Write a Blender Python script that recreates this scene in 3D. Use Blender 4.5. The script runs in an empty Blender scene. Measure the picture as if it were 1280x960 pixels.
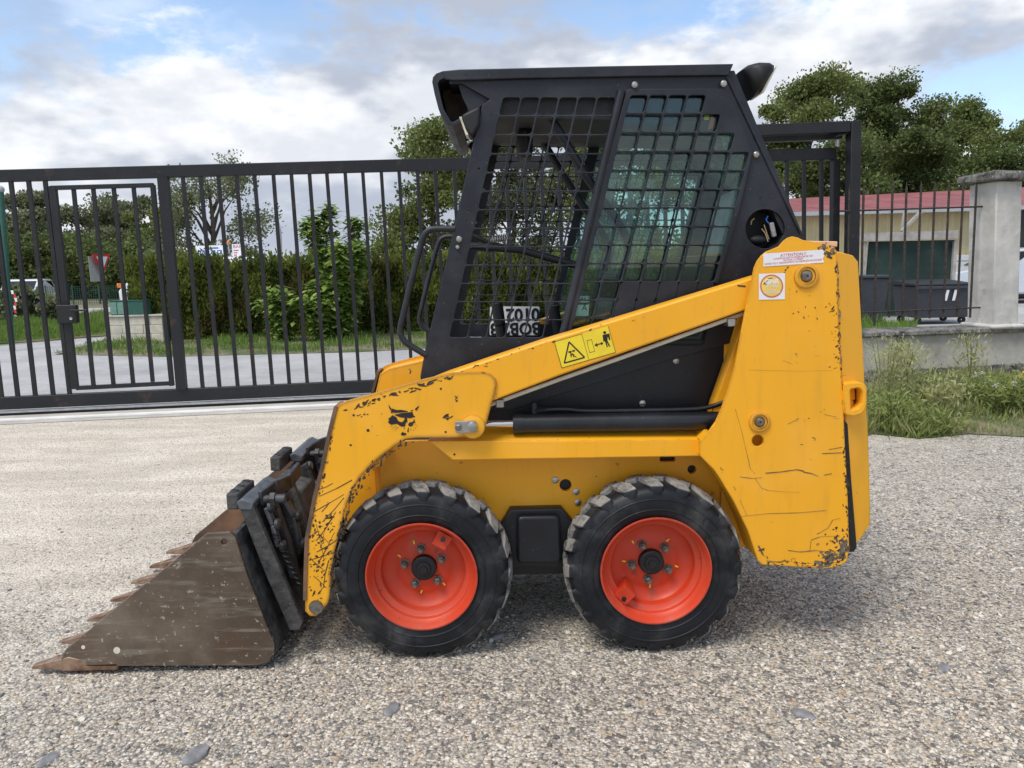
import bpy, bmesh, math, random
import numpy as np
from mathutils import Vector, Matrix
R = math.radians
rng = np.random.default_rng(7)
random.seed(7)
scene = bpy.context.scene
COL = scene.collection

# ------------------------------------------------------------------ camera
F = 950.0                                    # focal length for a 1280 px wide picture
_Y = Vector(((625 - 640) / F, (480 - 335) / F, -1)).normalized()
_Z = Vector((1, 0.02, 0)).cross(_Y).normalized()
_X = _Y.cross(_Z)
MC = Matrix((_X, _Y, _Z))                    # world <- camera
CAM = Vector((-0.0995, -2.6624, 1.207))
cd = bpy.data.cameras.new('camera'); cam = bpy.data.objects.new('camera', cd); COL.objects.link(cam)
cd.sensor_width = 36; cd.lens = F / 1280 * 36; cd.clip_start = 0.05; cd.clip_end = 2000
cam.matrix_world = Matrix.Translation(CAM) @ MC.to_4x4()
scene.camera = cam

# ------------------------------------------------------------------ world
SUN_EL, SUN_AZ = 60, 222                     # azimuth: compass direction of the sun, 0 = +Y, clockwise
w = bpy.data.worlds.new('World'); scene.world = w; w.use_nodes = True
nt = w.node_tree; nt.nodes.clear()
def wn(t, **k):
    n = nt.nodes.new(t)
    for a, b in k.items(): setattr(n, a, b)
    return n
def wmath(op, a, b=None, c=None, clamp=False):
    n = wn('ShaderNodeMath', operation=op, use_clamp=clamp)
    for i, v in enumerate((a, b, c)):
        if v is None: continue
        if isinstance(v, (int, float)): n.inputs[i].default_value = v
        else: nt.links.new(v, n.inputs[i])
    return n.outputs[0]
def wramp(v, lo, hi):
    n = wn('ShaderNodeMapRange', interpolation_type='SMOOTHSTEP', clamp=True)
    nt.links.new(v, n.inputs[0]); n.inputs[1].default_value = lo; n.inputs[2].default_value = hi
    return n.outputs[0]
sky = wn('ShaderNodeTexSky', sky_type='NISHITA', sun_disc=False, sun_elevation=R(SUN_EL), sun_rotation=R(SUN_AZ))
sky.air_density = 1.0; sky.dust_density = 0.6; sky.ozone_density = 1.5
tc = wn('ShaderNodeTexCoord')
sep = wn('ShaderNodeSeparateXYZ'); nt.links.new(tc.outputs['Generated'], sep.inputs[0])
def cloud_noise(dz, scale, detail, off):
    cmb = wn('ShaderNodeCombineXYZ')
    nt.links.new(sep.outputs[0], cmb.inputs[0]); nt.links.new(sep.outputs[1], cmb.inputs[1])
    nt.links.new(wmath('MULTIPLY', wmath('ADD', sep.outputs[2], dz), 2.1), cmb.inputs[2])
    mp = wn('ShaderNodeMapping'); nt.links.new(cmb.outputs[0], mp.inputs[0]); mp.inputs[1].default_value = off
    nz = wn('ShaderNodeTexNoise'); nt.links.new(mp.outputs[0], nz.inputs[0])
    nz.inputs['Scale'].default_value = scale; nz.inputs['Detail'].default_value = detail
    nz.inputs['Roughness'].default_value = 0.56; nz.inputs['Lacunarity'].default_value = 2.2
    return nz.outputs[0]
OFF = (4.42, 4.9, 5.25)
n0 = cloud_noise(0.0, 2.6, 9, OFF)
n1 = cloud_noise(0.085, 2.6, 4, OFF)
nf = cloud_noise(0.0, 7.5, 8, (9.3, 4.2, 2.2))
zc = wmath('MAXIMUM', sep.outputs[2], 0.0)
# more cover towards the horizon (the layer is seen edge on), gaps higher up
bias = wmath('MULTIPLY', wramp(zc, 0.12, 0.36), -0.075)
cov = wramp(wmath('ADD', n0, wmath('ADD', bias, 0.085)), 0.44, 0.56)
thin = wmath('MULTIPLY', wramp(nf, 0.36, 0.72), 0.45)
cov = wmath('MAXIMUM', cov, thin)
lit = wramp(wmath('SUBTRACT', n0, n1), -0.10, 0.12)          # upper flanks of the heaps are the bright ones
thick = wramp(wmath('ADD', n0, wmath('MULTIPLY', nf, 0.40)), 0.58, 0.86)
val = wmath('ADD', wmath('MULTIPLY', lit, 0.42), wmath('SUBTRACT', 0.63, wmath('MULTIPLY', thick, 0.32)))
cc = wn('ShaderNodeMix', data_type='RGBA'); nt.links.new(wramp(val, 0.45, 1.05), cc.inputs[0])
cc.inputs[6].default_value = (3.5, 3.85, 4.6, 1); cc.inputs[7].default_value = (8.0, 8.1, 8.2, 1)
mx = wn('ShaderNodeMix', data_type='RGBA'); nt.links.new(cov, mx.inputs[0])
skb = wn('ShaderNodeMix', data_type='RGBA', blend_type='MULTIPLY'); skb.inputs[0].default_value = 1
nt.links.new(sky.outputs[0], skb.inputs[6]); skb.inputs[7].default_value = (1.5, 1.5, 1.5, 1)
nt.links.new(skb.outputs[2], mx.inputs[6]); nt.links.new(cc.outputs[2], mx.inputs[7])
bg = wn('ShaderNodeBackground'); nt.links.new(mx.outputs[2], bg.inputs[0]); bg.inputs[1].default_value = 0.1
wo = wn('ShaderNodeOutputWorld'); nt.links.new(bg.outputs[0], wo.inputs[0])

sd = bpy.data.lights.new('sun', 'SUN'); sd.energy = 2.0; sd.angle = R(26); sd.color = (1, 0.94, 0.85)
sun = bpy.data.objects.new('sun', sd); COL.objects.link(sun)
_sd = Vector((math.sin(R(SUN_AZ)) * math.cos(R(SUN_EL)), math.cos(R(SUN_AZ)) * math.cos(R(SUN_EL)), math.sin(R(SUN_EL))))
sun.rotation_euler = _sd.to_track_quat('Z', 'Y').to_euler()

vs = scene.view_settings
vs.view_transform = 'Standard'; vs.look = 'None'; vs.exposure = 0.54; vs.gamma = 1; vs.use_curve_mapping = False
scene.render.engine = 'CYCLES'
scene.cycles.use_denoising = True
scene.cycles.max_bounces = 8; scene.cycles.transparent_max_bounces = 24
scene.cycles.sample_clamp_indirect = 6

# ------------------------------------------------------------------ measuring: picture point -> place
def ray(px, py): return MC @ Vector(((px - 640) / F, (480 - py) / F, -1))
def U(px, py, y):
    r = ray(px, py); return CAM + r * ((y - CAM.y) / r.y)
def G(px, py, z=0.0):
    r = ray(px, py); return CAM + r * ((z - CAM.z) / r.z)
GDIR = Vector((2.696, 0.385, 0)).normalized(); GNOR = Vector((-GDIR.y, GDIR.x, 0))
def onplane(px, py, p0, nrm=GNOR):
    r = ray(px, py); return CAM + r * ((p0 - CAM).dot(nrm) / r.dot(nrm))
def pl(pts, y): return [(U(a, b, y).x, U(a, b, y).z) for a, b in pts]

# ------------------------------------------------------------------ materials
MATS = {}
class NT:
    def __init__(s, name):
        s.m = bpy.data.materials.new(name); s.m.use_nodes = True; s.t = s.m.node_tree; s.t.nodes.clear()
        s.out = s.n('ShaderNodeOutputMaterial'); s.tc = s.n('ShaderNodeTexCoord')
        MATS[name] = s.m
    def n(s, t, **k):
        n = s.t.nodes.new(t)
        for a, b in k.items(): setattr(n, a, b)
        return n
    def l(s, a, b): s.t.links.new(a, b)
    def put(s, sock, v):
        if isinstance(v, (int, float)): sock.default_value = v
        elif isinstance(v, tuple): sock.default_value = v if len(v) == len(sock.default_value) else (*v, 1)
        else: s.l(v, sock)
    def math(s, op, a, b=None, clamp=False):
        n = s.n('ShaderNodeMath', operation=op, use_clamp=clamp); s.put(n.inputs[0], a)
        if b is not None: s.put(n.inputs[1], b)
        return n.outputs[0]
    def ramp(s, v, lo, hi, a=0.0, b=1.0):
        n = s.n('ShaderNodeMapRange', interpolation_type='SMOOTHSTEP', clamp=True)
        s.put(n.inputs[0], v); 
        for i, x in enumerate((lo, hi, a, b)): s.put(n.inputs[1 + i], x)
        return n.outputs[0]
    def coord(s, scale=(1, 1, 1), rot=(0, 0, 0), kind='Object', off=(0, 0, 0)):
        mp = s.n('ShaderNodeMapping'); s.l(s.tc.outputs[kind], mp.inputs[0])
        mp.inputs[1].default_value = off; mp.inputs[2].default_value = rot; mp.inputs[3].default_value = scale
        return mp.outputs[0]
    def noise(s, scale, detail=4, rough=.55, vec=None, fac=True):
        n = s.n('ShaderNodeTexNoise'); s.l(vec if vec else s.coord(), n.inputs[0])
        n.inputs['Scale'].default_value = scale; n.inputs['Detail'].default_value = detail; n.inputs['Roughness'].default_value = rough
        return n.outputs[0] if fac else n.outputs[1]
    def mix(s, f, a, b, mode='MIX'):
        n = s.n('ShaderNodeMix', data_type='RGBA', blend_type=mode); s.put(n.inputs[0], f); s.put(n.inputs[6], a); s.put(n.inputs[7], b)
        return n.outputs[2]
    def bump(s, h, strength=.3, dist=.01, nrm=None):
        n = s.n('ShaderNodeBump'); s.put(n.inputs['Height'], h); n.inputs['Strength'].default_value = strength; n.inputs['Distance'].default_value = dist
        if nrm: s.l(nrm, n.inputs['Normal'])
        return n.outputs[0]
    def pbr(s, color, rough=.5, metal=0.0, nrm=None, spec=.5, **k):
        p = s.n('ShaderNodeBsdfPrincipled'); s.put(p.inputs['Base Color'], color); s.put(p.inputs['Roughness'], rough); s.put(p.inputs['Metallic'], metal)
        p.inputs['Specular IOR Level'].default_value = spec
        if nrm: s.l(nrm, p.inputs['Normal'])
        for a, b in k.items(): s.put(p.inputs[a.replace('_', ' ')], b)
        s.l(p.outputs[0], s.out.inputs[0]); return p
    def edge(s, rad, lo=.02, hi=.25):
        bv = s.n('ShaderNodeBevel', samples=4); bv.inputs[0].default_value = rad
        g = s.n('ShaderNodeNewGeometry'); d = s.n('ShaderNodeVectorMath', operation='DOT_PRODUCT')
        s.l(bv.outputs[0], d.inputs[0]); s.l(g.outputs['Normal'], d.inputs[1])
        return s.ramp(s.math('SUBTRACT', 1.0, d.outputs['Value']), lo, hi)

def plain(name, c, rough=.5, metal=0.0, var=.15, bump=0.0, scale=20, spec=.5):
    s = NT(name); a = s.noise(scale, 5)
    col = s.mix(s.ramp(a, .3, .7), tuple(x * (1 - var) for x in c), tuple(min(1, x * (1 + var)) for x in c))
    nr = s.bump(s.noise(scale * 8, 3), bump, .004) if bump else None
    s.pbr(col, rough, metal, nr, spec); return s.m

def worn(name, base, chip=(.035, .026, .022), rust=(.11, .05, .025), edge=.01, edge_amt=1.0, spots=.5, rough=.38, grime=(.46, .24, .04), grime_amt=.4):
    s = NT(name)
    big = s.noise(2.2, 4); mid = s.noise(9, 6, .6); fine = s.noise(55, 5, .65)
    col = s.mix(s.math('MULTIPLY', s.ramp(big, .42, .72), grime_amt), base, tuple(a * .72 + b * .28 for a, b in zip(base, grime)))
    col = s.mix(s.math('MULTIPLY', s.ramp(s.noise(30, 4, .6, s.coord((1, 1, .15))), .5, .8), grime_amt * .6), col, grime)
    fade = s.ramp(s.noise(5, 3, .5, s.coord(off=(4, 7, 1))), .48, .75, 0, .34)
    col = s.mix(fade, col, tuple(min(1, x * 1.05 + .06) for x in base))
    # edge wear broken by noise
    e = s.edge(edge)
    em = s.math('MULTIPLY', e, s.ramp(s.math('ADD', mid, s.math('MULTIPLY', fine, .5)), .68 - .12 * edge_amt, .86 - .12 * edge_amt))
    # scratches: noise stretched along two directions, and small knocks
    sc1 = s.ramp(s.noise(14, 6, .7, s.coord((1.0, 1, 9), (0, .12, 0))), .69, .72)
    sc2 = s.ramp(s.noise(10, 6, .7, s.coord((8, 1, 1.0), (0, -.5, 0), off=(3, 1, 2))), .705, .735)
    kn = s.ramp(s.math('ADD', s.noise(38, 3, .6, s.coord(off=(1, 5, 2))), s.math('MULTIPLY', s.ramp(mid, .45, .75), .16)), .76, .79)
    m = s.math('MAXIMUM', em, s.math('MULTIPLY', s.math('MAXIMUM', s.math('MAXIMUM', sc1, sc2), kn), spots), True)
    cc = s.mix(s.ramp(fine, .45, .6), chip, rust)
    col = s.mix(m, col, cc)
    rg = s.mix(m, (rough + .05,) * 3, (.75,) * 3)
    rg = s.math('ADD', rg, s.math('MULTIPLY', s.math('SUBTRACT', mid, .5), .3))
    nr = s.bump(s.math('SUBTRACT', s.math('MULTIPLY', s.noise(4, 3), .25), m), .35, .0012)
    s.pbr(col, rg, 0, nr); return s.m

YEL = worn('yellow_paint', (.87, .405, .011), spots=.55, edge_amt=.8)
worn('yellow_paint_clean', (.87, .405, .011), edge=.005, edge_amt=.45, spots=.4)
worn('yellow_paint_battered', (.87, .41, .010), edge=.02, edge_amt=1.6, spots=1.0)
worn('orange_paint', (.56, .043, .010), chip=(.06, .04, .035), rust=(.2, .08, .05), edge=.005, edge_amt=.9, spots=.6, rough=.45, grime=(.36, .13, .085), grime_amt=.75)
worn('orange_hub_paint', (.56, .043, .010), spots=.2, edge=.002, edge_amt=.1, rough=.42, grime=(.42, .16, .1), grime_amt=.4)
def darkpaint(name, base=(.0050, .0066, .0120), dust=(.042, .050, .066), amt=.3, rough=.42, speck=(.2, .2, .2), mud=(.55, .9), rel=(7, 3, .08, .004), rust=0.0):
    s = NT(name)
    d = s.ramp(s.math('ADD', s.noise(3, 5, .6), s.math('MULTIPLY', s.noise(26, 4, .6), .3)), *mud)
    streak = s.ramp(s.noise(24, 4, .6, s.coord((1, 1, .12))), .56, .8)
    f = s.math('MULTIPLY', s.math('MAXIMUM', d, s.math('MULTIPLY', streak, .6)), amt)
    spk = s.math('MULTIPLY', s.ramp(s.noise(120, 2), .72, .76), .5)
    col = s.mix(f, base, dust); col = s.mix(s.ramp(s.noise(5, 7, .7, s.coord(off=(3, 3, 1))), .58, .68, 0, rust), col, (.065, .035, .022)); col = s.mix(spk, col, speck)
    e = s.math('MULTIPLY', s.edge(.003), s.ramp(s.noise(18, 5), .5, .72, 0, .22))
    col = s.mix(e, col, (.12, .12, .125))
    s.pbr(col, s.math('ADD', rough, s.math('MULTIPLY', f, .5)), 0, s.bump(s.noise(*rel[:2]), rel[2], rel[3])); return s.m
darkpaint('cab_black', amt=.5); darkpaint('panel_black', (.0045, .0058, .0095), amt=.12)
darkpaint('cylinder_black', (.008, .009, .012), amt=.2, rough=.32)
darkpaint('gate_black', (.0048, .0060, .0095), dust=(.06, .055, .048), amt=.16, rough=.5, speck=(.34, .31, .16), rust=.55)
darkpaint('plate_muddy', (.007, .008, .010), dust=(.13, .128, .122), amt=.85, rough=.62, mud=(.47, .80), rel=(28, 6, .7, .012), speck=(.42, .40, .36), rust=.5)
darkpaint('plate_dark', (.005, .006, .009), dust=(.12, .12, .118), amt=.8, rough=.6, mud=(.50, .80), rel=(28, 6, .7, .012))
plain('hook_steel', (.10, .11, .125), .45, .3, .3, .3, 25)
plain('plastic_dark', (.008, .009, .011), .6, bump=.1)
plain('brown_inside', (.055, .037, .025), .7, var=.5, scale=25, bump=.2)
plain('zinc', (.42, .42, .40), .38, .85, .2)
plain('bolt_steel', (.22, .2, .18), .45, .8, .35, scale=60)
plain('chrome', (.75, .75, .76), .12, 1.0, .05)
plain('pipe_cream', (.62, .60, .50), .4, 0, .12)
plain('white_sticker', (.78, .78, .80), .5, 0, .04)
plain('sticker_ink', (.008, .008, .009), .6, 0, .1)
plain('logo_ink', (.012, .011, .012), .5, 0, .3)
plain('sticker_yellow', (.82, .62, .03), .45, 0, .06)
plain('sticker_red', (.55, .02, .06), .5, 0, .05)
plain('sticker_ring', (.62, .16, .06), .5, 0, .08)
plain('sticker_gold', (.80, .56, .13), .5, 0, .15, scale=9)
plain('plate_silver', (.82, .83, .84), .45, 0, .06)
plain('seat_fabric', (.03, .031, .034), .7, 0, .2, .2)
plain('grey_plastic', (.40, .41, .42), .5, 0, .1)
plain('lens', (.75, .72, .6), .15, 0, .05)
plain('wire_blue', (.03, .18, .6), .5); plain('wire_tan', (.45, .35, .2), .5)
plain('scuff_grey', (.20, .13, .06), .8, 0, .6, scale=40)
plain('worn_grey', (.14, .115, .085), .7, .1, .5, scale=60)
plain('chip_dark', (.05, .034, .022), .8, 0, .5, scale=60)
plain('peach_sky_sheen', (.70, .42, .26), .5, 0, .1)  # yellow paint with the sky's reflection put into the base colour
plain('attach_grey', (.05, .052, .056), .5, .2, .45, .4, 30)
plain('stone_slate', (.22, .22, .225), .8, 0, .3, .3, 30)
plain('yellow_mark', (.8, .55, .03), .6, 0, .2)

s = NT('rust_steel')                                            # bucket: scraped brown steel
a = s.noise(3.5, 7, .62); b = s.noise(22, 6, .65); st = s.noise(30, 5, .65, s.coord((.16, 1, 1.6), (0, .12, 0)))
c = s.mix(s.ramp(a, .35, .68), (.088, .063, .044), (.19, .150, .112))
c = s.mix(s.ramp(s.noise(6, 5, .6, s.coord(off=(5, 2, 8))), .54, .78, 0, .6), c, (.13, .068, .038))
c = s.mix(s.ramp(st, .52, .70, 0, .6), c, (.28, .245, .20))
c = s.mix(s.ramp(b, .62, .72, 0, .8), c, (.42, .38, .33))
c = s.mix(s.ramp(s.noise(70, 3, .6), .64, .70, 0, .7), c, (.5, .46, .4))
c = s.mix(s.math('MULTIPLY', s.edge(.006), s.ramp(b, .4, .6, 0, .6)), c, (.36, .32, .27))
sc_ = s.ramp(s.noise(9, 7, .75, s.coord((1.0, 1, 7), (0, .75, 0), off=(2, 2, 5))), .68, .70, 0, .55)
c = s.mix(sc_, c, (.40, .36, .30))
s.pbr(c, s.ramp(b, .3, .7, .42, .7), .25, s.bump(s.math('ADD', b, st), .3, .002))
s = NT('rust_inside')
c = s.mix(s.ramp(s.noise(6, 6, .6), .35, .7), (.09, .06, .045), (.26, .14, .08)); s.pbr(c, .65, .2, s.bump(s.noise(30, 5), .3, .002))
s = NT('tooth_steel')
c = s.mix(s.ramp(s.noise(20, 5, .6), .35, .65), (.16, .085, .05), (.35, .24, .17)); s.pbr(c, .5, .3, s.bump(s.noise(40, 5), .3, .002))

def rubber(name, dusty):
    s = NT(name)
    sp = s.n('ShaderNodeSeparateXYZ'); s.l(s.tc.outputs['Object'], sp.inputs[0])
    rr = s.math('SQRT', s.math('ADD', s.math('POWER', sp.outputs[0], 2.0), s.math('POWER', sp.outputs[2], 2.0)))
    base = s.mix(s.ramp(s.noise(9, 5), .35, .7), (.0045, .0060, .0095), (.012, .0145, .0195))
    d = s.ramp(rr, .2655, .2705)                                # dirt carried on the outer faces of the lugs
    d = s.math('MULTIPLY', d, s.ramp(s.noise(16, 6, .7), .30, .55))
    side = s.math('MULTIPLY', s.ramp(s.noise(5, 6, .65), .48, .8), .26)
    f = s.math('MAXIMUM', s.math('MULTIPLY', d, dusty), side)
    c = s.mix(f, base, s.mix(s.noise(60, 3), (.16, .15, .135), (.40, .385, .35)))
    rings = s.n('ShaderNodeTexWave', wave_type='RINGS', rings_direction='Y'); rings.inputs['Scale'].default_value = 22; s.l(s.tc.outputs['Object'], rings.inputs[0])
    h = s.math('ADD', s.math('MULTIPLY', rings.outputs[1], .05), s.noise(60, 4))
    s.pbr(c, s.ramp(f, 0, .6, .5, .9), 0, s.bump(h, .25, .002), .35)
rubber('rubber', .95)

def glass(name, tint, refl=1.0):
    s = NT(name); tr = s.n('ShaderNodeBsdfTransparent'); tr.inputs[0].default_value = (*tint, 1)
    gl = s.n('ShaderNodeBsdfGlossy'); gl.inputs['Roughness'].default_value = .02; gl.inputs[0].default_value = (1, 1, 1, 1)
    fr = s.n('ShaderNodeFresnel'); fr.inputs[0].default_value = 1.52
    df = s.n('ShaderNodeBsdfDiffuse'); df.inputs[0].default_value = (.35, .42, .42, 1)
    m0 = s.n('ShaderNodeMixShader'); s.put(m0.inputs[0], s.ramp(s.noise(4, 6, .6), .3, .8, .004, .016)); s.l(tr.outputs[0], m0.inputs[1]); s.l(df.outputs[0], m0.inputs[2])
    m = s.n('ShaderNodeMixShader'); s.put(m.inputs[0], s.math('MULTIPLY', fr.outputs[0], refl)); s.l(m0.outputs[0], m.inputs[1]); s.l(gl.outputs[0], m.inputs[2])
    s.l(m.outputs[0], s.out.inputs[0])
glass('cab_glass', (.78, .92, .90), .9)
s = NT('dark_glass'); s.pbr((.012, .015, .018), .05, 0)
s = NT('asphalt_pale')
c = s.mix(s.ramp(s.noise(.8, 5), .3, .7), (.30, .30, .305), (.44, .435, .43)); c = s.mix(s.ramp(s.noise(9, 7, .7, s.coord((.4, 1.5, 1))), .45, .7, 0, .6), c, (.55, .54, .52)); c = s.mix(s.ramp(s.noise(40, 4, .7), .5, .7, 0, .6), c, (.19, .19, .195))
s.pbr(c, .85, 0, s.bump(s.noise(150, 2), .4, .004))
s = NT('concrete_strip')
c = s.mix(s.ramp(s.noise(2.5, 6), .3, .7), (.42, .40, .36), (.56, .53, .48)); c = s.mix(s.ramp(s.noise(90, 3), .55, .75, 0, .5), c, (.3, .28, .25)); s.pbr(c, .9, 0, s.bump(s.noise(70, 4), .3, .003))
s = NT('earth')
c = s.mix(s.noise(2, 5), (.16, .13, .09), (.28, .24, .17)); c = s.mix(s.ramp(s.noise(1.3, 5), .45, .6), c, (.07, .11, .03)); s.pbr(c, .95)
def grassmat(name, a, b, c3):
    s = NT(name); at = s.n('ShaderNodeAttribute', attribute_name='tone')
    c = s.mix(at.outputs['Fac'], a, b); c = s.mix(s.ramp(s.noise(1.1, 3), .5, .75, 0, .6), c, c3)
    p = s.n('ShaderNodeBsdfPrincipled'); s.put(p.inputs[0], c); p.inputs['Roughness'].default_value = .55; p.inputs['Specular IOR Level'].default_value = .3
    t = s.n('ShaderNodeBsdfTranslucent'); s.put(t.inputs[0], c)
    m = s.n('ShaderNodeMixShader'); m.inputs[0].default_value = .42; s.l(p.outputs[0], m.inputs[1]); s.l(t.outputs[0], m.inputs[2]); s.l(m.outputs[0], s.out.inputs[0])
grassmat('grass', (.09, .17, .028), (.22, .33, .065), (.27, .30, .10))
grassmat('weed_green', (.13, .18, .045), (.32, .37, .12), (.36, .34, .16))
grassmat('weed_pale', (.26, .29, .11), (.50, .50, .25), (.42, .38, .20))
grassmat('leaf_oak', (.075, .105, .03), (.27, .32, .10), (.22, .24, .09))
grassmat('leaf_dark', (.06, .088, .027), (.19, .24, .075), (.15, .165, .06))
grassmat('leaf_grey', (.10, .125, .065), (.30, .33, .18), (.22, .23, .12))
grassmat('leaf_thuja', (.06, .09, .018), (.24, .29, .06), (.17, .115, .045))
grassmat('leaf_bright', (.14, .24, .045), (.42, .54, .15), (.36, .44, .13))
grassmat('petal_white', (.7, .7, .66), (.85, .85, .8), (.75, .75, .6))
grassmat('petal_yellow', (.75, .5, .02), (.85, .62, .04), (.8, .6, .03))
plain('bark', (.10, .08, .06), .9, 0, .35, .5, 12)
s = NT('old_concrete')                                           # boundary wall render
c = s.mix(s.ramp(s.noise(3, 6, .6), .3, .7), (.33, .31, .27), (.52, .50, .45))
c = s.mix(s.ramp(s.noise(5, 5, .6, s.coord((1, 1, .12))), .56, .75, 0, .8), c, (.14, .13, .115))
c = s.mix(s.ramp(s.noise(2.2, 4, .6, s.coord(off=(3, 3, 3))), .58, .72, 0, .45), c, (.42, .32, .20)); s.pbr(c, .9, 0, s.bump(s.noise(25, 6), .4, .01))
s = NT('mossy_stone')
c = s.mix(s.ramp(s.noise(9, 7, .7), .35, .65), (.045, .043, .04), (.27, .26, .24)); c = s.mix(s.ramp(s.noise(40, 4), .64, .7), c, (.6, .59, .55)); s.pbr(c, .95, 0, s.bump(s.noise(22, 7, .7), .9, .02))
s = NT('pillar_render')
c = s.mix(s.ramp(s.noise(4, 6, .6), .3, .7), (.44, .43, .40), (.62, .60, .56)); c = s.mix(s.ramp(s.noise(9, 6, .7), .56, .76, 0, .7), c, (.26, .25, .23)); s.pbr(c, .9, 0, s.bump(s.noise(18, 6), .35, .01))
plain('rusty_iron', (.055, .042, .036), .75, .3, .4, .3, 40)
plain('red_roof', (.26, .075, .075), .6, 0, .22, .1, 1.2)
plain('cream_cladding', (.60, .51, .29), .6, 0, .1, 0, 1.5)
plain('grey_timber', (.36, .34, .31), .85, 0, .2, .4, 6)
s = NT('green_net')
c = s.mix(s.ramp(s.noise(1.4, 4), .35, .7), (.008, .024, .021), (.018, .046, .038)); s.pbr(c, .75, 0, s.bump(s.noise(6, 4), .5, .05))
plain('bin_grey', (.036, .04, .05), .5, 0, .15)
plain('car_white', (.75, .76, .78), .25, 0, .03); plain('car_silver', (.55, .58, .62), .25, .3, .05)
plain('door_white', (.72, .75, .78), .5, 0, .04)
plain('block_cream', (.58, .54, .45), .9, 0, .14, .3, 8)
plain('cabinet_green', (.022, .10, .075), .5, 0, .12); plain('cabinet_pale', (.14, .28, .22), .5, 0, .15)
plain('sign_white', (.78, .80, .84), .4, 0, .04); plain('sign_blue', (.03, .11, .42), .4); plain('sign_red', (.55, .03, .05), .4)
plain('galvanised', (.45, .46, .47), .5, .5, .12); plain('mesh_green', (.02, .07, .045), .5); plain('orange_lamp', (.85, .22, .02), .4)
plain('tape_white', (.8, .78, .76), .5)
plain('rail_white', (.78, .77, .75), .7, 0, .1, 0, 6)

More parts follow.
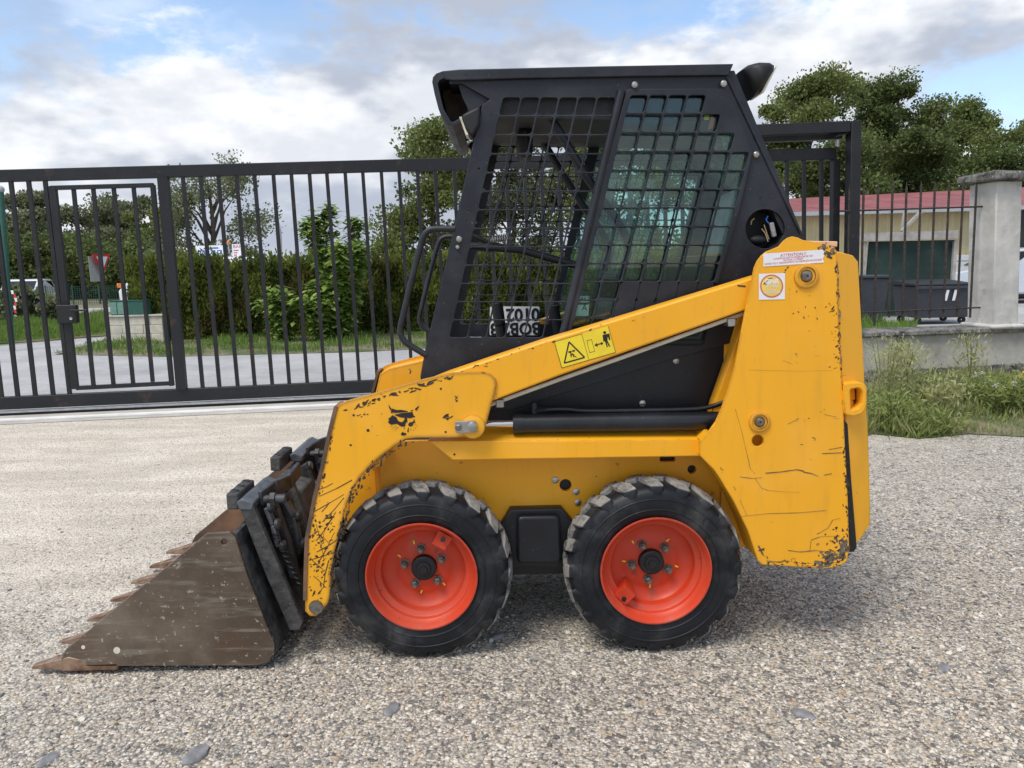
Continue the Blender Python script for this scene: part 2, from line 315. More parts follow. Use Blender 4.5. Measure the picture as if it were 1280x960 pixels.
# ------------------------------------------------------------------ mesh helpers
def link(name, me, parent=None):
    o = bpy.data.objects.new(name, me); COL.objects.link(o)
    if parent is not None: o.parent = parent
    return o
def tag(o, label=None, cat=None, group=None, kind=None):
    if label: o['label'] = label
    if cat: o['category'] = cat
    if group: o['group'] = group
    if kind: o['kind'] = kind
    return o
def empty(name, loc=(0, 0, 0), label=None, cat=None, group=None, parent=None, rz=0.0):
    o = link(name, None, parent); o.location = loc; o.rotation_euler.z = rz; o.empty_display_size = .2
    return tag(o, label, cat, group)
class MB:
    def __init__(s): s.v = []; s.f = []; s.m = []
    def add(s, vs, fs, mi=0):
        o = len(s.v); s.v += [tuple(v) for v in vs]; s.f += [tuple(i + o for i in f) for f in fs]; s.m += [mi] * len(fs); return s
    def hexa(s, p, mi=0): return s.add(p, [(3, 2, 1, 0), (4, 5, 6, 7), (0, 1, 5, 4), (1, 2, 6, 5), (2, 3, 7, 6), (3, 0, 4, 7)], mi)
    def box(s, a, b, mi=0):
        x0, x1 = sorted((a[0], b[0])); y0, y1 = sorted((a[1], b[1])); z0, z1 = sorted((a[2], b[2]))
        return s.hexa([(x0, y0, z0), (x1, y0, z0), (x1, y1, z0), (x0, y1, z0), (x0, y0, z1), (x1, y0, z1), (x1, y1, z1), (x0, y1, z1)], mi)
    def bar(s, p0, p1, w, d, side=(1, 0, 0), mi=0):
        p0 = Vector(p0); p1 = Vector(p1); ax = (p1 - p0).normalized(); a = Vector(side); a = (a - ax * a.dot(ax)).normalized(); b = ax.cross(a)
        a *= w / 2; b *= d / 2
        return s.hexa([p0 - a - b, p0 + a - b, p0 + a + b, p0 - a + b, p1 - a - b, p1 + a - b, p1 + a + b, p1 - a + b], mi)
    def tube(s, pts, r, n=8, cap=True, mi=0):
        pts = [Vector(p) for p in pts]; rs = r if isinstance(r, (list, tuple)) else [r] * len(pts)
        vs = []; fs = []; up = None
        for i, p in enumerate(pts):
            t = ((pts[min(i + 1, len(pts) - 1)] - p).normalized() + (p - pts[max(i - 1, 0)]).normalized())
            t = t.normalized() if t.length > 1e-6 else Vector((0, 0, 1))
            if up is None: up = t.orthogonal().normalized()
            up = (up - t * up.dot(t)).normalized(); b = t.cross(up)
            for k in range(n):
                an = 2 * math.pi * k / n; vs.append(p + (up * math.cos(an) + b * math.sin(an)) * rs[i])
        for i in range(len(pts) - 1):
            for k in range(n):
                a, b = i * n + k, i * n + (k + 1) % n; fs.append((a, b, b + n, a + n))
        if cap: fs.append(tuple(range(n - 1, -1, -1))); fs.append(tuple(range((len(pts) - 1) * n, len(pts) * n)))
        return s.add(vs, fs, mi)
    def lathe(s, prof, c=(0, 0, 0), n=48, mi=0, axis='Y', close=False):
        vs = []; fs = []; c = Vector(c); P = len(prof)
        for k in range(n):
            an = 2 * math.pi * k / n
            for (h, r) in prof:
                if axis == 'Y': vs.append(c + Vector((r * math.cos(an), h, r * math.sin(an))))
                elif axis == 'Z': vs.append(c + Vector((r * math.cos(an), r * math.sin(an), h)))
                else: vs.append(c + Vector((h, r * math.cos(an), r * math.sin(an))))
        for k in range(n):
            k2 = (k + 1) % n
            for i in range(P - 1 + (1 if close else 0)):
                j = (i + 1) % P; fs.append((k * P + i, k2 * P + i, k2 * P + j, k * P + j))
        return s.add(vs, fs, mi)
    def prism(s, poly, d0, d1, mi=0):
        """poly of 3D points, swept between offsets d0 and d1 (vectors)"""
        n = len(poly); d0 = Vector(d0); d1 = Vector(d1)
        vs = [Vector(p) + d0 for p in poly] + [Vector(p) + d1 for p in poly]
        fs = [tuple(range(n - 1, -1, -1)), tuple(range(n, 2 * n))] + [(i, (i + 1) % n, n + (i + 1) % n, n + i) for i in range(n)]
        return s.add(vs, fs, mi)
    def ball(s, c, rad, nu=12, nv=8, mi=0, noise=0):
        c = Vector(c); rad = rad if hasattr(rad, '__len__') else (rad,) * 3; vs = [c + Vector((0, 0, rad[2]))]; fs = []
        for i in range(1, nv):
            th = math.pi * i / nv
            for k in range(nu):
                ph = 2 * math.pi * k / nu; q = 1 + (random.uniform(-noise, noise) if noise else 0)
                vs.append(c + Vector((rad[0] * math.sin(th) * math.cos(ph), rad[1] * math.sin(th) * math.sin(ph), rad[2] * math.cos(th))) * q if noise == 0 else c + Vector((rad[0] * math.sin(th) * math.cos(ph) * q, rad[1] * math.sin(th) * math.sin(ph) * q, rad[2] * math.cos(th) * q)))
        vs.append(c - Vector((0, 0, rad[2]))); L = len(vs) - 1
        for k in range(nu):
            fs.append((0, 1 + k, 1 + (k + 1) % nu)); fs.append((L, L - nu + (k + 1) % nu, L - nu + k))
        for i in range(nv - 2):
            for k in range(nu):
                a = 1 + i * nu + k; b = 1 + i * nu + (k + 1) % nu; fs.append((a, a + nu, b + nu, b))
        return s.add(vs, fs, mi)
    def mesh(s, name, mats, smooth=35):
        me = bpy.data.meshes.new(name); me.from_pydata(s.v, [], s.f)
        for m in (mats if isinstance(mats, (list, tuple)) else [mats]): me.materials.append(MATS[m])
        if any(s.m): me.polygons.foreach_set('material_index', s.m)
        bm = bmesh.new(); bm.from_mesh(me); bmesh.ops.recalc_face_normals(bm, faces=bm.faces); bm.to_mesh(me); bm.free()
        if smooth:
            me.polygons.foreach_set('use_smooth', [True] * len(me.polygons)); me.set_sharp_from_angle(angle=R(smooth))
        me.update(); return me
    def build(s, name, mats, parent=None, smooth=35, bevel=0.0):
        o = link(name, s.mesh(name, mats, smooth), parent)
        if bevel:
            b = o.modifiers.new('bevel', 'BEVEL'); b.width = bevel; b.segments = 2; b.limit_method = 'ANGLE'; b.angle_limit = R(40)
        return o
def plate(name, loops, y0, y1, mat, parent=None, bev=.002, res=1):
    """flat plate in an X-Z plane from (x,z) loops (outer first, then holes), between y0 (near) and y1"""
    cu = bpy.data.curves.new(name, 'CURVE'); cu.dimensions = '2D'; cu.fill_mode = 'BOTH'
    cu.extrude = max((y1 - y0) / 2 - bev, 0.0001); cu.bevel_depth = bev; cu.bevel_resolution = res; cu.offset = -bev
    for lp in loops:
        sp = cu.splines.new('POLY'); sp.points.add(len(lp) - 1); sp.use_cyclic_u = True
        for i, (x, z) in enumerate(lp): sp.points[i].co = (x, z, 0, 1)
    to = bpy.data.objects.new('tmp', cu); COL.objects.link(to)
    dg = bpy.context.evaluated_depsgraph_get(); me = bpy.data.meshes.new_from_object(to.evaluated_get(dg))
    bpy.data.objects.remove(to); bpy.data.curves.remove(cu)
    me.transform(Matrix(((1, 0, 0, 0), (0, 0, -1, (y0 + y1) / 2), (0, 1, 0, 0), (0, 0, 0, 1))))
    me.materials.clear(); me.materials.append(MATS[mat]); me.name = name
    me.polygons.foreach_set('use_smooth', [True] * len(me.polygons)); me.set_sharp_from_angle(angle=R(30))
    return link(name, me, parent)
def mirror(o, name=None, parent='same'):
    me = o.data.copy(); me.transform(Matrix.Scale(-1, 4, (0, 1, 0))); me.flip_normals(); 
    c = link(name or o.name.split('.')[0], me, o.parent if parent == 'same' else parent)
    for m in o.modifiers:
        if m.type == 'BEVEL':
            b = c.modifiers.new('bevel', 'BEVEL'); b.width = m.width; b.segments = m.segments; b.limit_method = 'ANGLE'; b.angle_limit = m.angle_limit
    return c
def rounded(pts, r, n=4):
    out = []; P = [Vector((a, b)) for a, b in pts]; N = len(P)
    for i in range(N):
        p = P[i]; a = (P[i - 1] - p); b = (P[(i + 1) % N] - p); rr = min(r, a.length * .45, b.length * .45)
        p0 = p + a.normalized() * rr; p1 = p + b.normalized() * rr
        for k in range(n + 1):
            t = k / n; q = p0 * (1 - t) ** 2 + p * 2 * t * (1 - t) + p1 * t * t; out.append((q.x, q.y))
    return out
def circle(cx, cy, r, n=24): return [(cx + r * math.cos(2 * math.pi * k / n), cy + r * math.sin(2 * math.pi * k / n)) for k in range(n)]
def smoothpath(pts, it=2):
    pts = [Vector(p) for p in pts]
    for _ in range(it):
        q = [pts[0]]
        for a, b in zip(pts, pts[1:]): q += [a * .75 + b * .25, a * .25 + b * .75]
        q.append(pts[-1]); pts = q
    return pts
def flat(name, polys, y, mat, parent=None, kind=None):
    """flat ink or foil shapes (lists of (x,z)) lying in the plane y, facing the near side"""
    mb = MB()
    for i_, p in enumerate(polys):
        ar = sum(p[i - 1][0] * p[i][1] - p[i][0] * p[i - 1][1] for i in range(len(p)))
        if ar < 0: p = p[::-1]
        mb.add([(a, y - (i_ % 12) * 2e-5, b) for a, b in p], [tuple(range(len(p)))])
    me = bpy.data.meshes.new(name); me.from_pydata(mb.v, [], mb.f); me.materials.append(MATS[mat])
    o = link(name, me, parent)
    if kind: o['kind'] = kind
    return o
def fpx(name, polys, y, mat, parent=None, kind=None): return flat(name, [pl(p, y) for p in polys], y, mat, parent, kind)
def text(name, body, c, size, mat, parent=None, ang=0.0, rz=0.0, sx=1.0, bold=0.0):
    """lettering lying in a vertical plane, c = centre; ang turns it in its plane, rz about the vertical"""
    cu = bpy.data.curves.new(name, 'FONT'); cu.body = body; cu.size = size; cu.align_x = 'CENTER'; cu.align_y = 'CENTER'; cu.offset = bold; cu.resolution_u = 3
    to = bpy.data.objects.new('tmp', cu); COL.objects.link(to); dg = bpy.context.evaluated_depsgraph_get()
    me = bpy.data.meshes.new_from_object(to.evaluated_get(dg)); bpy.data.objects.remove(to); bpy.data.curves.remove(cu)
    me.transform(Matrix.Translation(c) @ Matrix.Rotation(rz, 4, 'Z') @ Matrix.Rotation(R(90), 4, 'X') @ Matrix.Rotation(ang, 4, 'Z') @ Matrix.Diagonal((sx, 1, 1, 1)))
    me.materials.clear(); me.materials.append(MATS[mat]); return link(name, me, parent)
def quads(name, P, A, B, mat, tone=None, parent=None):
    """many leaf blades: P base (n,3), A along (n,3), B half width (n,3)"""
    n = len(P); V = np.empty((n, 4, 3), np.float32)
    V[:, 0] = P; V[:, 1] = P + A * .45 + B; V[:, 2] = P + A; V[:, 3] = P + A * .45 - B
    me = bpy.data.meshes.new(name); me.vertices.add(n * 4); me.vertices.foreach_set('co', V.reshape(-1))
    me.loops.add(n * 4); me.loops.foreach_set('vertex_index', np.arange(n * 4, dtype=np.int32))
    me.polygons.add(n); me.polygons.foreach_set('loop_start', np.arange(0, n * 4, 4, dtype=np.int32))
    at = me.attributes.new('tone', 'FLOAT', 'FACE'); at.data.foreach_set('value', (tone if tone is not None else rng.random(n)).astype(np.float32))
    me.materials.append(MATS[mat]); me.update(); me.validate(); return link(name, me, parent)
def unit(n):
    v = rng.normal(size=(n, 3)); return v / np.linalg.norm(v, axis=1)[:, None]
def leafset(P, size, up=0.0, ratio=.35, jit=.4):
    n = len(P); A = unit(n); A[:, 2] += up; A /= np.linalg.norm(A, axis=1)[:, None]
    B = np.cross(A, unit(n)); B /= np.linalg.norm(B, axis=1)[:, None] + 1e-9
    L = size * (1 + rng.uniform(-jit, jit, n))[:, None]; return P, A * L, B * L * ratio

# ================================================================== THE SETTING
def sheet(name, pts, z, mat, parent=None):
    me = bpy.data.meshes.new(name); me.from_pydata([(p[0], p[1], z) for p in pts], [], [tuple(range(len(pts)))]); me.materials.append(MATS[mat])
    bm = bmesh.new(); bm.from_mesh(me); bmesh.ops.recalc_face_normals(bm, faces=bm.faces)
    for f in bm.faces:
        if f.normal.z < 0: f.normal_flip()
    bm.to_mesh(me); bm.free()
    return link(name, me, parent)
tag(sheet('ground', [(-400, -400), (400, -400), (400, 400), (-400, 400)], -.016, 'earth'), kind='structure')

def gravelmat(name):
    s = NT(name)
    co = s.coord()
    warp = s.n('ShaderNodeVectorMath', operation='ADD'); s.l(co, warp.inputs[0])
    nz = s.n('ShaderNodeVectorMath', operation='SCALE'); s.l(s.noise(40, 2, fac=False), nz.inputs[0]); nz.inputs['Scale'].default_value = .012
    s.l(nz.outputs[0], warp.inputs[1])
    def vor(scale):
        v = s.n('ShaderNodeTexVoronoi'); s.l(warp.outputs[0], v.inputs[0]); v.inputs['Scale'].default_value = scale; v.inputs['Randomness'].default_value = 1
        sp = s.n('ShaderNodeSeparateColor'); s.l(v.outputs['Color'], sp.inputs[0]); return v, sp
    v1, c1 = vor(105); v2, c2 = vor(42)
    def stones(r):
        cr = s.n('ShaderNodeValToRGB'); s.l(r, cr.inputs[0]); e = cr.color_ramp; e.interpolation = 'CONSTANT'
        cols = [(0, (.11, .11, .115)), (.11, (.24, .235, .225)), (.26, (.42, .40, .365)), (.48, (.56, .52, .45)), (.67, (.48, .41, .31)), (.77, (.68, .645, .58)), (.92, (.34, .33, .31))]
        e.elements[0].position = 0; e.elements[0].color = (*cols[0][1], 1); e.elements[1].position = cols[1][0]; e.elements[1].color = (*cols[1][1], 1)
        for p, c in cols[2:]: x = e.elements.new(p); x.color = (*c, 1)
        return cr.outputs[0]
    col = stones(c1.outputs[0])
    big = s.ramp(c2.outputs[1], .80, .82)                     # some larger stones among the chippings
    col = s.mix(big, col, stones(c2.outputs[0]))
    # sandy fines: packed, pale ground with streaks where wheels run, towards the gate on the left
    sp = s.n('ShaderNodeSeparateXYZ'); s.l(s.tc.outputs['Object'], sp.inputs[0])
    far = s.math('ADD', s.math('MULTIPLY', sp.outputs[1], .30), s.math('MULTIPLY', sp.outputs[0], -.22))
    pk = s.math('ADD', far, s.math('MULTIPLY', s.noise(1.4, 5, .6, s.coord((.5, 1.6, 1), (0, 0, .15))), 1.5))
    packed = s.ramp(pk, .40, 1.7, 0.10, .88)
    sand = s.mix(s.ramp(s.noise(3.2, 7, .65, s.coord((.45, 1.5, 1), (0, 0, .15))), .35, .68), (.60, .55, .465), (.82, .77, .675))
    sand = s.mix(s.ramp(s.noise(60, 4, .7), .50, .68, 0, .7), sand, (.30, .27, .23))
    sand = s.mix(s.math('MULTIPLY', s.ramp(c1.outputs[2], .66, .70), .5), sand, stones(c1.outputs[0]))
    col = s.mix(packed, col, sand)
    col = s.mix(s.ramp(s.noise(.9, 5, .6), .5, .75, 0, .2), col, (.33, .30, .26))
    h = s.math('SUBTRACT', 1.0, s.math('MULTIPLY', v1.outputs['Distance'], 1.3))
    h = s.math('ADD', h, s.math('MULTIPLY', s.noise(18, 4), .6))
    gap = s.ramp(v1.outputs['Distance'], .42, .75, 0, .75)
    col = s.mix(s.math('MULTIPLY', gap, s.math('SUBTRACT', 1.0, packed)), col, (.13, .12, .105))
    col = s.mix(1.0, col, (1.03, 1.0, .965), 'MULTIPLY'); s.pbr(col, .88, 0, s.bump(h, .75, .007), .3)
gravelmat('gravel')
s = NT('pebble'); oi = s.n('ShaderNodeObjectInfo')
cr = s.n('ShaderNodeValToRGB'); s.l(oi.outputs['Random'], cr.inputs[0]); e = cr.color_ramp; e.interpolation = 'CONSTANT'
_st = [(0, (.09, .09, .098)), (.09, (.20, .20, .20)), (.21, (.38, .365, .335)), (.40, (.56, .52, .45)), (.60, (.49, .41, .30)), (.70, (.70, .665, .60)), (.88, (.31, .30, .28)), (.95, (.44, .33, .23))]
e.elements[0].color = (*_st[0][1], 1); e.elements[1].position = _st[1][0]; e.elements[1].color = (*_st[1][1], 1)
for p, c in _st[2:]: x = e.elements.new(p); x.color = (*c, 1)
c = s.mix(s.ramp(s.noise(90, 4), .3, .7, 0, .3), s.mix(1.0, cr.outputs[0], (1.03, 1.0, .955), 'MULTIPLY'), (.32, .285, .235)); s.pbr(c, .8, 0, s.bump(s.noise(200, 3), .2, .002), .35)

GP0 = G(0, 527) ; GP1 = G(410, 508)                            # front edge of the gate track
def gl_(x, off=0.0):                                           # ground point on the gate line at world x
    t = (x - GP0.x) / GDIR.x; p = GP0 + GDIR * t + GNOR * off; return p
tag(sheet('yard', [(-16, -10), (16, -10), gl_(16, .05), gl_(-16, .05)], 0.0, 'gravel'), kind='structure')
tag(sheet('concrete_track_bed', [gl_(-16, -.16), gl_(3.2, -.16), gl_(3.2, .62), gl_(-16, .62)], .004, 'concrete_strip'), kind='structure')
tag(sheet('road', [gl_(-60, .62), gl_(3.1, .62), G(640, 428), G(215, 437), G(60, 444), G(-300, 458)], -.002, 'asphalt_pale'), kind='structure')
tag(sheet('side_road', [G(55, 446), G(120, 432), G(132, 421), G(100, 423), G(0, 432), G(-200, 440), G(-200, 452)], -.005, 'asphalt_pale'), kind='structure')
tag(sheet('far_road', [G(-40, 398), G(215, 386), G(215, 381), G(-40, 391)], -.010, 'asphalt_pale'), kind='structure')
tag(sheet('depot_yard', [gl_(3.0, 1.2), gl_(30, 1.2), (40, 40), (3.5, 40)], -.008, 'asphalt_pale'), kind='structure')

# loose chippings on the near ground: uncountable, one object
def pebbles():
    sc = bpy.data.collections.new('chippings')
    for k in range(7):
        bm = bmesh.new(); bmesh.ops.create_icosphere(bm, subdivisions=2 if k < 3 else 1, radius=.5)
        ax = (1, random.uniform(.62, .95), random.uniform(.4, .62)); ph = [random.uniform(0, 6) for _ in range(6)]
        for v in bm.verts:
            q = 1 + .16 * math.sin(v.co.x * 5 + ph[0]) * math.cos(v.co.y * 4 + ph[1]) + .12 * math.sin(v.co.z * 6 + ph[2]) + random.uniform(-.07, .07)
            v.co = Vector((v.co.x * ax[0], v.co.y * ax[1], v.co.z * ax[2])) * q
        me = bpy.data.meshes.new('chipping'); bm.to_mesh(me); bm.free(); me.materials.append(MATS['pebble'])
        me.polygons.foreach_set('use_smooth', [True] * len(me.polygons)); me.set_sharp_from_angle(angle=R(50))
        sc.objects.link(bpy.data.objects.new('chipping', me))
    nx, ny = 60, 46; X0, X1, Y0, Y1 = -2.5, 3.1, -1.25, 3.2
    vs = []; den = []
    for j in range(ny + 1):
        for i in range(nx + 1):
            x = X0 + (X1 - X0) * i / nx; y = Y0 + (Y1 - Y0) * j / ny
            vs.append((x, y, .001))
            fall = 1 / (1 + max(0, y + .2) * 1.1) ** 2
            packed = min(1, max(0, (-x * .22 + y * .30 + .45)))
            edge = min(1, (x - X0) / .5 + .0, (X1 - x) / .5, (Y1 - y) / 1.2)
            patch = .75 + .35 * math.sin(x * 3.1 + 1) * math.sin(y * 2.7 + x)
            den.append(max(0, (9000 * fall + 350) * (1 - .80 * packed) * max(edge, 0) * patch))
    fs = [(j * (nx + 1) + i, j * (nx + 1) + i + 1, (j + 1) * (nx + 1) + i + 1, (j + 1) * (nx + 1) + i) for j in range(ny) for i in range(nx)]
    me = bpy.data.meshes.new('loose_gravel'); me.from_pydata(vs, [], fs)
    a = me.attributes.new('dens', 'FLOAT', 'POINT'); a.data.foreach_set('value', den)
    o = tag(link('loose_gravel', me), 'loose grey and cream stone chippings scattered over the yard', 'gravel', kind='stuff')
    ng = bpy.data.node_groups.new('scatter', 'GeometryNodeTree')
    ng.interface.new_socket('Geometry', in_out='INPUT', socket_type='NodeSocketGeometry'); ng.interface.new_socket('Geometry', in_out='OUTPUT', socket_type='NodeSocketGeometry')
    N = ng.nodes.new; L = ng.links.new
    gi = N('NodeGroupInput'); go = N('NodeGroupOutput'); dp = N('GeometryNodeDistributePointsOnFaces'); at = N('GeometryNodeInputNamedAttribute'); at.data_type = 'FLOAT'; at.inputs[0].default_value = 'dens'
    ci = N('GeometryNodeCollectionInfo'); ci.inputs[0].default_value = sc; ci.inputs[1].default_value = True; ci.inputs[2].default_value = True
    ip = N('GeometryNodeInstanceOnPoints'); ip.inputs['Pick Instance'].default_value = True
    rv = N('FunctionNodeRandomValue'); rv.data_type = 'FLOAT_VECTOR'; rv.inputs[0].default_value = (-.5, -.5, 0); rv.inputs[1].default_value = (.5, .5, 6.28)
    rs = N('FunctionNodeRandomValue'); rs.data_type = 'FLOAT'; rs.inputs[2].default_value = 0; rs.inputs[3].default_value = 1
    pw = N('ShaderNodeMath'); pw.operation = 'POWER'; pw.inputs[1].default_value = 4.5; L(rs.outputs[1], pw.inputs[0])
    ma = N('ShaderNodeMath'); ma.operation = 'MULTIPLY_ADD'; ma.inputs[1].default_value = .013; ma.inputs[2].default_value = .0060; L(pw.outputs[0], ma.inputs[0])
    L(gi.outputs[0], dp.inputs[0]); L(at.outputs[0], dp.inputs['Density']); L(dp.outputs[0], ip.inputs[0]); L(ci.outputs[0], ip.inputs['Instance']); L(rv.outputs[0], ip.inputs['Rotation']); L(ma.outputs[0], ip.inputs['Scale']); L(ip.outputs[0], go.inputs[0])
    m = o.modifiers.new('scatter', 'NODES'); m.node_group = ng
pebbles()
# a few larger flat stones that stand out in the foreground
SL = iter(['large slate grey stone at the bottom edge near the left corner', 'flat slate grey stone in front of the front wheel', 'flat dark stone between the two wheels', 'slate grey stone in the bottom left corner', 'flat slate grey stone in front of the tower at the right', 'dark flat stone at the right among the chippings'])
for px, py, sz in [(245, 945, .075), (490, 887, .055), (620, 796, .05), (60, 950, .05), (1003, 893, .06), (1180, 836, .05)]:
    p = G(px, py); mb = MB(); mb.ball((0, 0, 0), (sz * .6, sz * .38, sz * .16), 9, 6, noise=.14)
    o = mb.build('flat_stone', 'stone_slate', None, 60); o.location = (p.x, p.y, sz * .03); o.rotation_euler.z = random.uniform(0, 3)
    tag(o, next(SL), 'stone', 'flat stones in the gravel')

# ------------------------------------------------------------------ sliding gate
GATE0 = GP0 + GNOR * .26                                       # plane of the gate leaf
def V(px, py, off=0.0): return onplane(px, py, GATE0 + GNOR * off)
gate = empty('sliding_gate', gl_(-2, .26), 'long black steel sliding gate of upright bars behind the loader', 'gate')
def gp(mb, name, mat='gate_black', parent=gate, **k):
    o = mb.build(name, mat, parent, **k); o.matrix_parent_inverse = Matrix.Translation(-parent.location) if parent.parent is None else Matrix(); return o
def topy(x): return 220 - (x / 585) * 15.5
def boty(x): return 505 - x * .0462
def rail(name, ya, yb, x0, x1, d, off=0.0, mat='gate_black', parent=gate, bev=.004):
    mb = MB(); a0, a1, b0, b1 = V(x0, ya(x0), off), V(x0, yb(x0), off), V(x1, ya(x1), off), V(x1, yb(x1), off); n = GNOR * d
    mb.hexa([a1, b1, b1 + n, a1 + n, a0, b0, b0 + n, a0 + n]); return gp(mb, name, mat, parent, bevel=bev)
rail('top_rail', lambda x: topy(x) - 8, lambda x: topy(x) + 7, -190, 1046, .07, -.02)
rail('bottom_rail', lambda x: boty(x) - 8, lambda x: boty(x) + 7.5, -190, 1046, .07, -.02)
rail('bottom_pipe', lambda x: boty(x) + 9, lambda x: boty(x) + 12, -190, 1046, .03, -.01, 'galvanised', bev=.002)
rail('wheel_housing', lambda x: boty(x) + 12.5, lambda x: boty(x) + 19, -190, 1046, .05, .012)
def barpx(name, xt, yt, xb, yb, w=.031, d=.031, off=0.0, parent=gate, mat='gate_black'):
    mb = MB(); mb.bar(V(xt, yt, off), V(xb, yb, off), w, d, GDIR); return gp(mb, name, mat, parent)
def lean(x): return 25 - .0322 * (x - 228)
tops = [-75, -53, -31, -9.5, 13, 35, 57] + [228 + 22.6 * k for k in range(16)] + [567 + 21.9 * k for k in range(1, 22)]
for x in tops: barpx('baluster', x + random.uniform(-.7, .7), topy(x) + 6, x + lean(x) + random.uniform(-.7, .7), boty(x + 25) - 7)
barpx('gate_post', 204, topy(204) + 7.2, 227.5, boty(227) - 8.2, .085, .075, -.005)
barpx('end_stile', 1044, topy(1044) + 7.2, 1041, boty(1041) - 8.2, .07, .07)
barpx('gate_post', -96, topy(-96) + 7.2, -63, boty(-63) - 8.2, .085, .075, -.005)
mbw = MB(); mbw.bar(V(66, 233), V(94, 486), .055, .05, GDIR)
wick = mbw.build('wicket_door', 'gate_black', gate); wick.matrix_parent_inverse = Matrix.Translation(-gate.location)
for (a, b, c, d_) in [(92, 236, 117, 482), (116.5, 235, 142, 481), (142, 234, 166.5, 479), (167, 234, 191, 477)]:
    mb = MB(); mb.bar(V(a, b), V(c, d_), .03, .03, GDIR); mb.build('wicket_bar', 'gate_black', wick)
mb = MB(); mb.bar(V(191, 231), V(215, 482), .035, .05, GDIR); mb.build('wicket_stile', 'gate_black', wick)
for nm, a, b in (('wicket_top_rail', (64, 235), (192, 231.5)), ('wicket_bottom_rail', (96, 485), (213, 479))):
    mb = MB(); mb.bar(V(*a), V(*b), .035, .045, (0, 0, 1)); mb.build(nm, 'gate_black', wick)
mb = MB(); mb.bar(V(84, 381, -.05), V(86, 404, -.05), .16, .07, GDIR); lk = mb.build('lock_case', 'plastic_dark', wick, bevel=.008)
mb = MB(); q = V(90, 388, -.1); mb.tube([q, q + GNOR * -.03, q + GNOR * -.03 + GDIR * .13], .009, 8); mb.build('door_handle', 'plastic_dark', wick)
mb = MB(); q = V(89, 398, -.088); mb.lathe([(0, 0), (-.006, .008), (-.006, .014), (0, .014)], q, 12); mb.build('keyhole', 'zinc', wick)
# track on the ground
mb = MB(); a, b = gl_(-16), gl_(3.2); mb.bar(a + Vector((0, 0, .012)), b + Vector((0, 0, .012)), .085, .012, (0, 1, 0))
o = mb.build('gate_track', 'rail_white'); tag(o, 'pale steel ground rail running along the foot of the sliding gate', 'rail')
# guide portal the gate runs into
PO = -.16
portal = empty('guide_portal', gl_(2.6, .1), 'black square tube portal holding the end of the gate beside the loader', 'gate frame')
def pp(mb, name, mat='gate_black', **k):
    o = mb.build(name, mat, portal, **k); o.matrix_parent_inverse = Matrix.Translation(-portal.location); return o
mb = MB(); mb.bar(V(1067, 152, PO), V(1062, 470, PO), .105, .105, GDIR); pp(mb, 'portal_post', bevel=.006)
mb = MB(); mb.bar(V(925, 164.5, PO), V(1059.5, 159, PO), .105, .105, (0, 0, 1)); pp(mb, 'portal_beam', bevel=.006)
mb = MB(); mb.bar(V(925, 176, .0), V(1050, 171, .0), .05, .09, (0, 0, 1)); pp(mb, 'guide_channel')
mb = MB(); mb.bar(V(1040, 172, -.13), V(1058, 167, -.12), .012, .12, (0, 0, 1)); pp(mb, 'roller_bracket')
mb = MB(); q = V(1047, 175, -.1); mb.tube([q, q - Vector((0, 0, .06))], .022, 12); pp(mb, 'guide_roller', 'zinc')
mb = MB(); mb.bar(V(918, 152, PO - .0), V(915, 470, PO), .105, .105, GDIR); pp(mb, 'portal_post', bevel=.006)

# ------------------------------------------------------------------ boundary wall, railing and pillar on the right
WP = G(1180, 474)
def W(px, py, off=0.0): return onplane(px, py, WP + GNOR * off)
def wallbit(mb, x0, x1, z0, z1, o0, o1):
    def q(x, z, o): p = WP + GDIR * ((x - WP.x) / GDIR.x) + GNOR * o; return (p.x, p.y, z)
    return mb.hexa([q(x0, z0, o0), q(x1, z0, o0), q(x1, z0, o1), q(x0, z0, o1), q(x0, z1, o0), q(x1, z1, o0), q(x1, z1, o1), q(x0, z1, o1)])
ZC0 = W(1150, 419.5).z; ZC1 = W(1150, 412).z
wall = empty('boundary_wall', (WP.x, WP.y, 0), 'low rendered wall with stained face and mossy coping right of the loader', 'wall')
def wpart(mb, name, mat, parent=wall, **k):
    o = mb.build(name, mat, parent, **k); o.matrix_parent_inverse = Matrix.Translation(-wall.location); return o
wpart(wallbit(MB(), 3.05, 15, -.02, ZC0, 0, .24), 'wall_face', 'old_concrete')
wpart(wallbit(MB(), 3.05, 15, -.02, .13, -.03, -.002), 'plinth', 'mossy_stone', bevel=.01)
xs = [3.03, 3.8, 4.55, 5.3, 6.1, 6.9, 7.8, 9.5, 11, 13, 15]
for a, b in zip(xs, xs[1:]):
    o = wpart(wallbit(MB(), a + .004, b - .004, ZC0 + .001 + random.uniform(0, .006), ZC1 + random.uniform(-.006, .006), -.05, .36), 'coping_stone', 'mossy_stone', bevel=.012)
rl = empty('iron_railing', W(1090, 405, .15), 'rusty iron railing of thin pointed bars on the low wall', 'railing')
def rpart(mb, name):
    o = mb.build(name, 'rusty_iron', rl); o.matrix_parent_inverse = Matrix.Translation(-rl.location); return o
for (xt, yt, xb, yb) in [(1062, 230, 1059, 404), (1079.8, 229, 1075.6, 402), (1098, 228, 1093, 407), (1116, 227.7, 1111, 397), (1133.4, 227, 1128, 400), (1151.7, 226.6, 1145, 397), (1169, 226, 1162, 398), (1187, 225.6, 1179, 396), (1204.6, 225, 1196, 396), (1221, 226, 1212.5, 397)]:
    a, b = W(xb, yb, .15), W(xt, yt, .15); mb = MB(); mb.tube([a, a.lerp(b, .95), b], [.0115, .0115, .002], 6); rpart(mb, 'railing_bar')
mb = MB(); mb.tube([W(1050, 264, .14), W(1236, 258, .14)], .009, 6); rpart(mb, 'railing_rail')
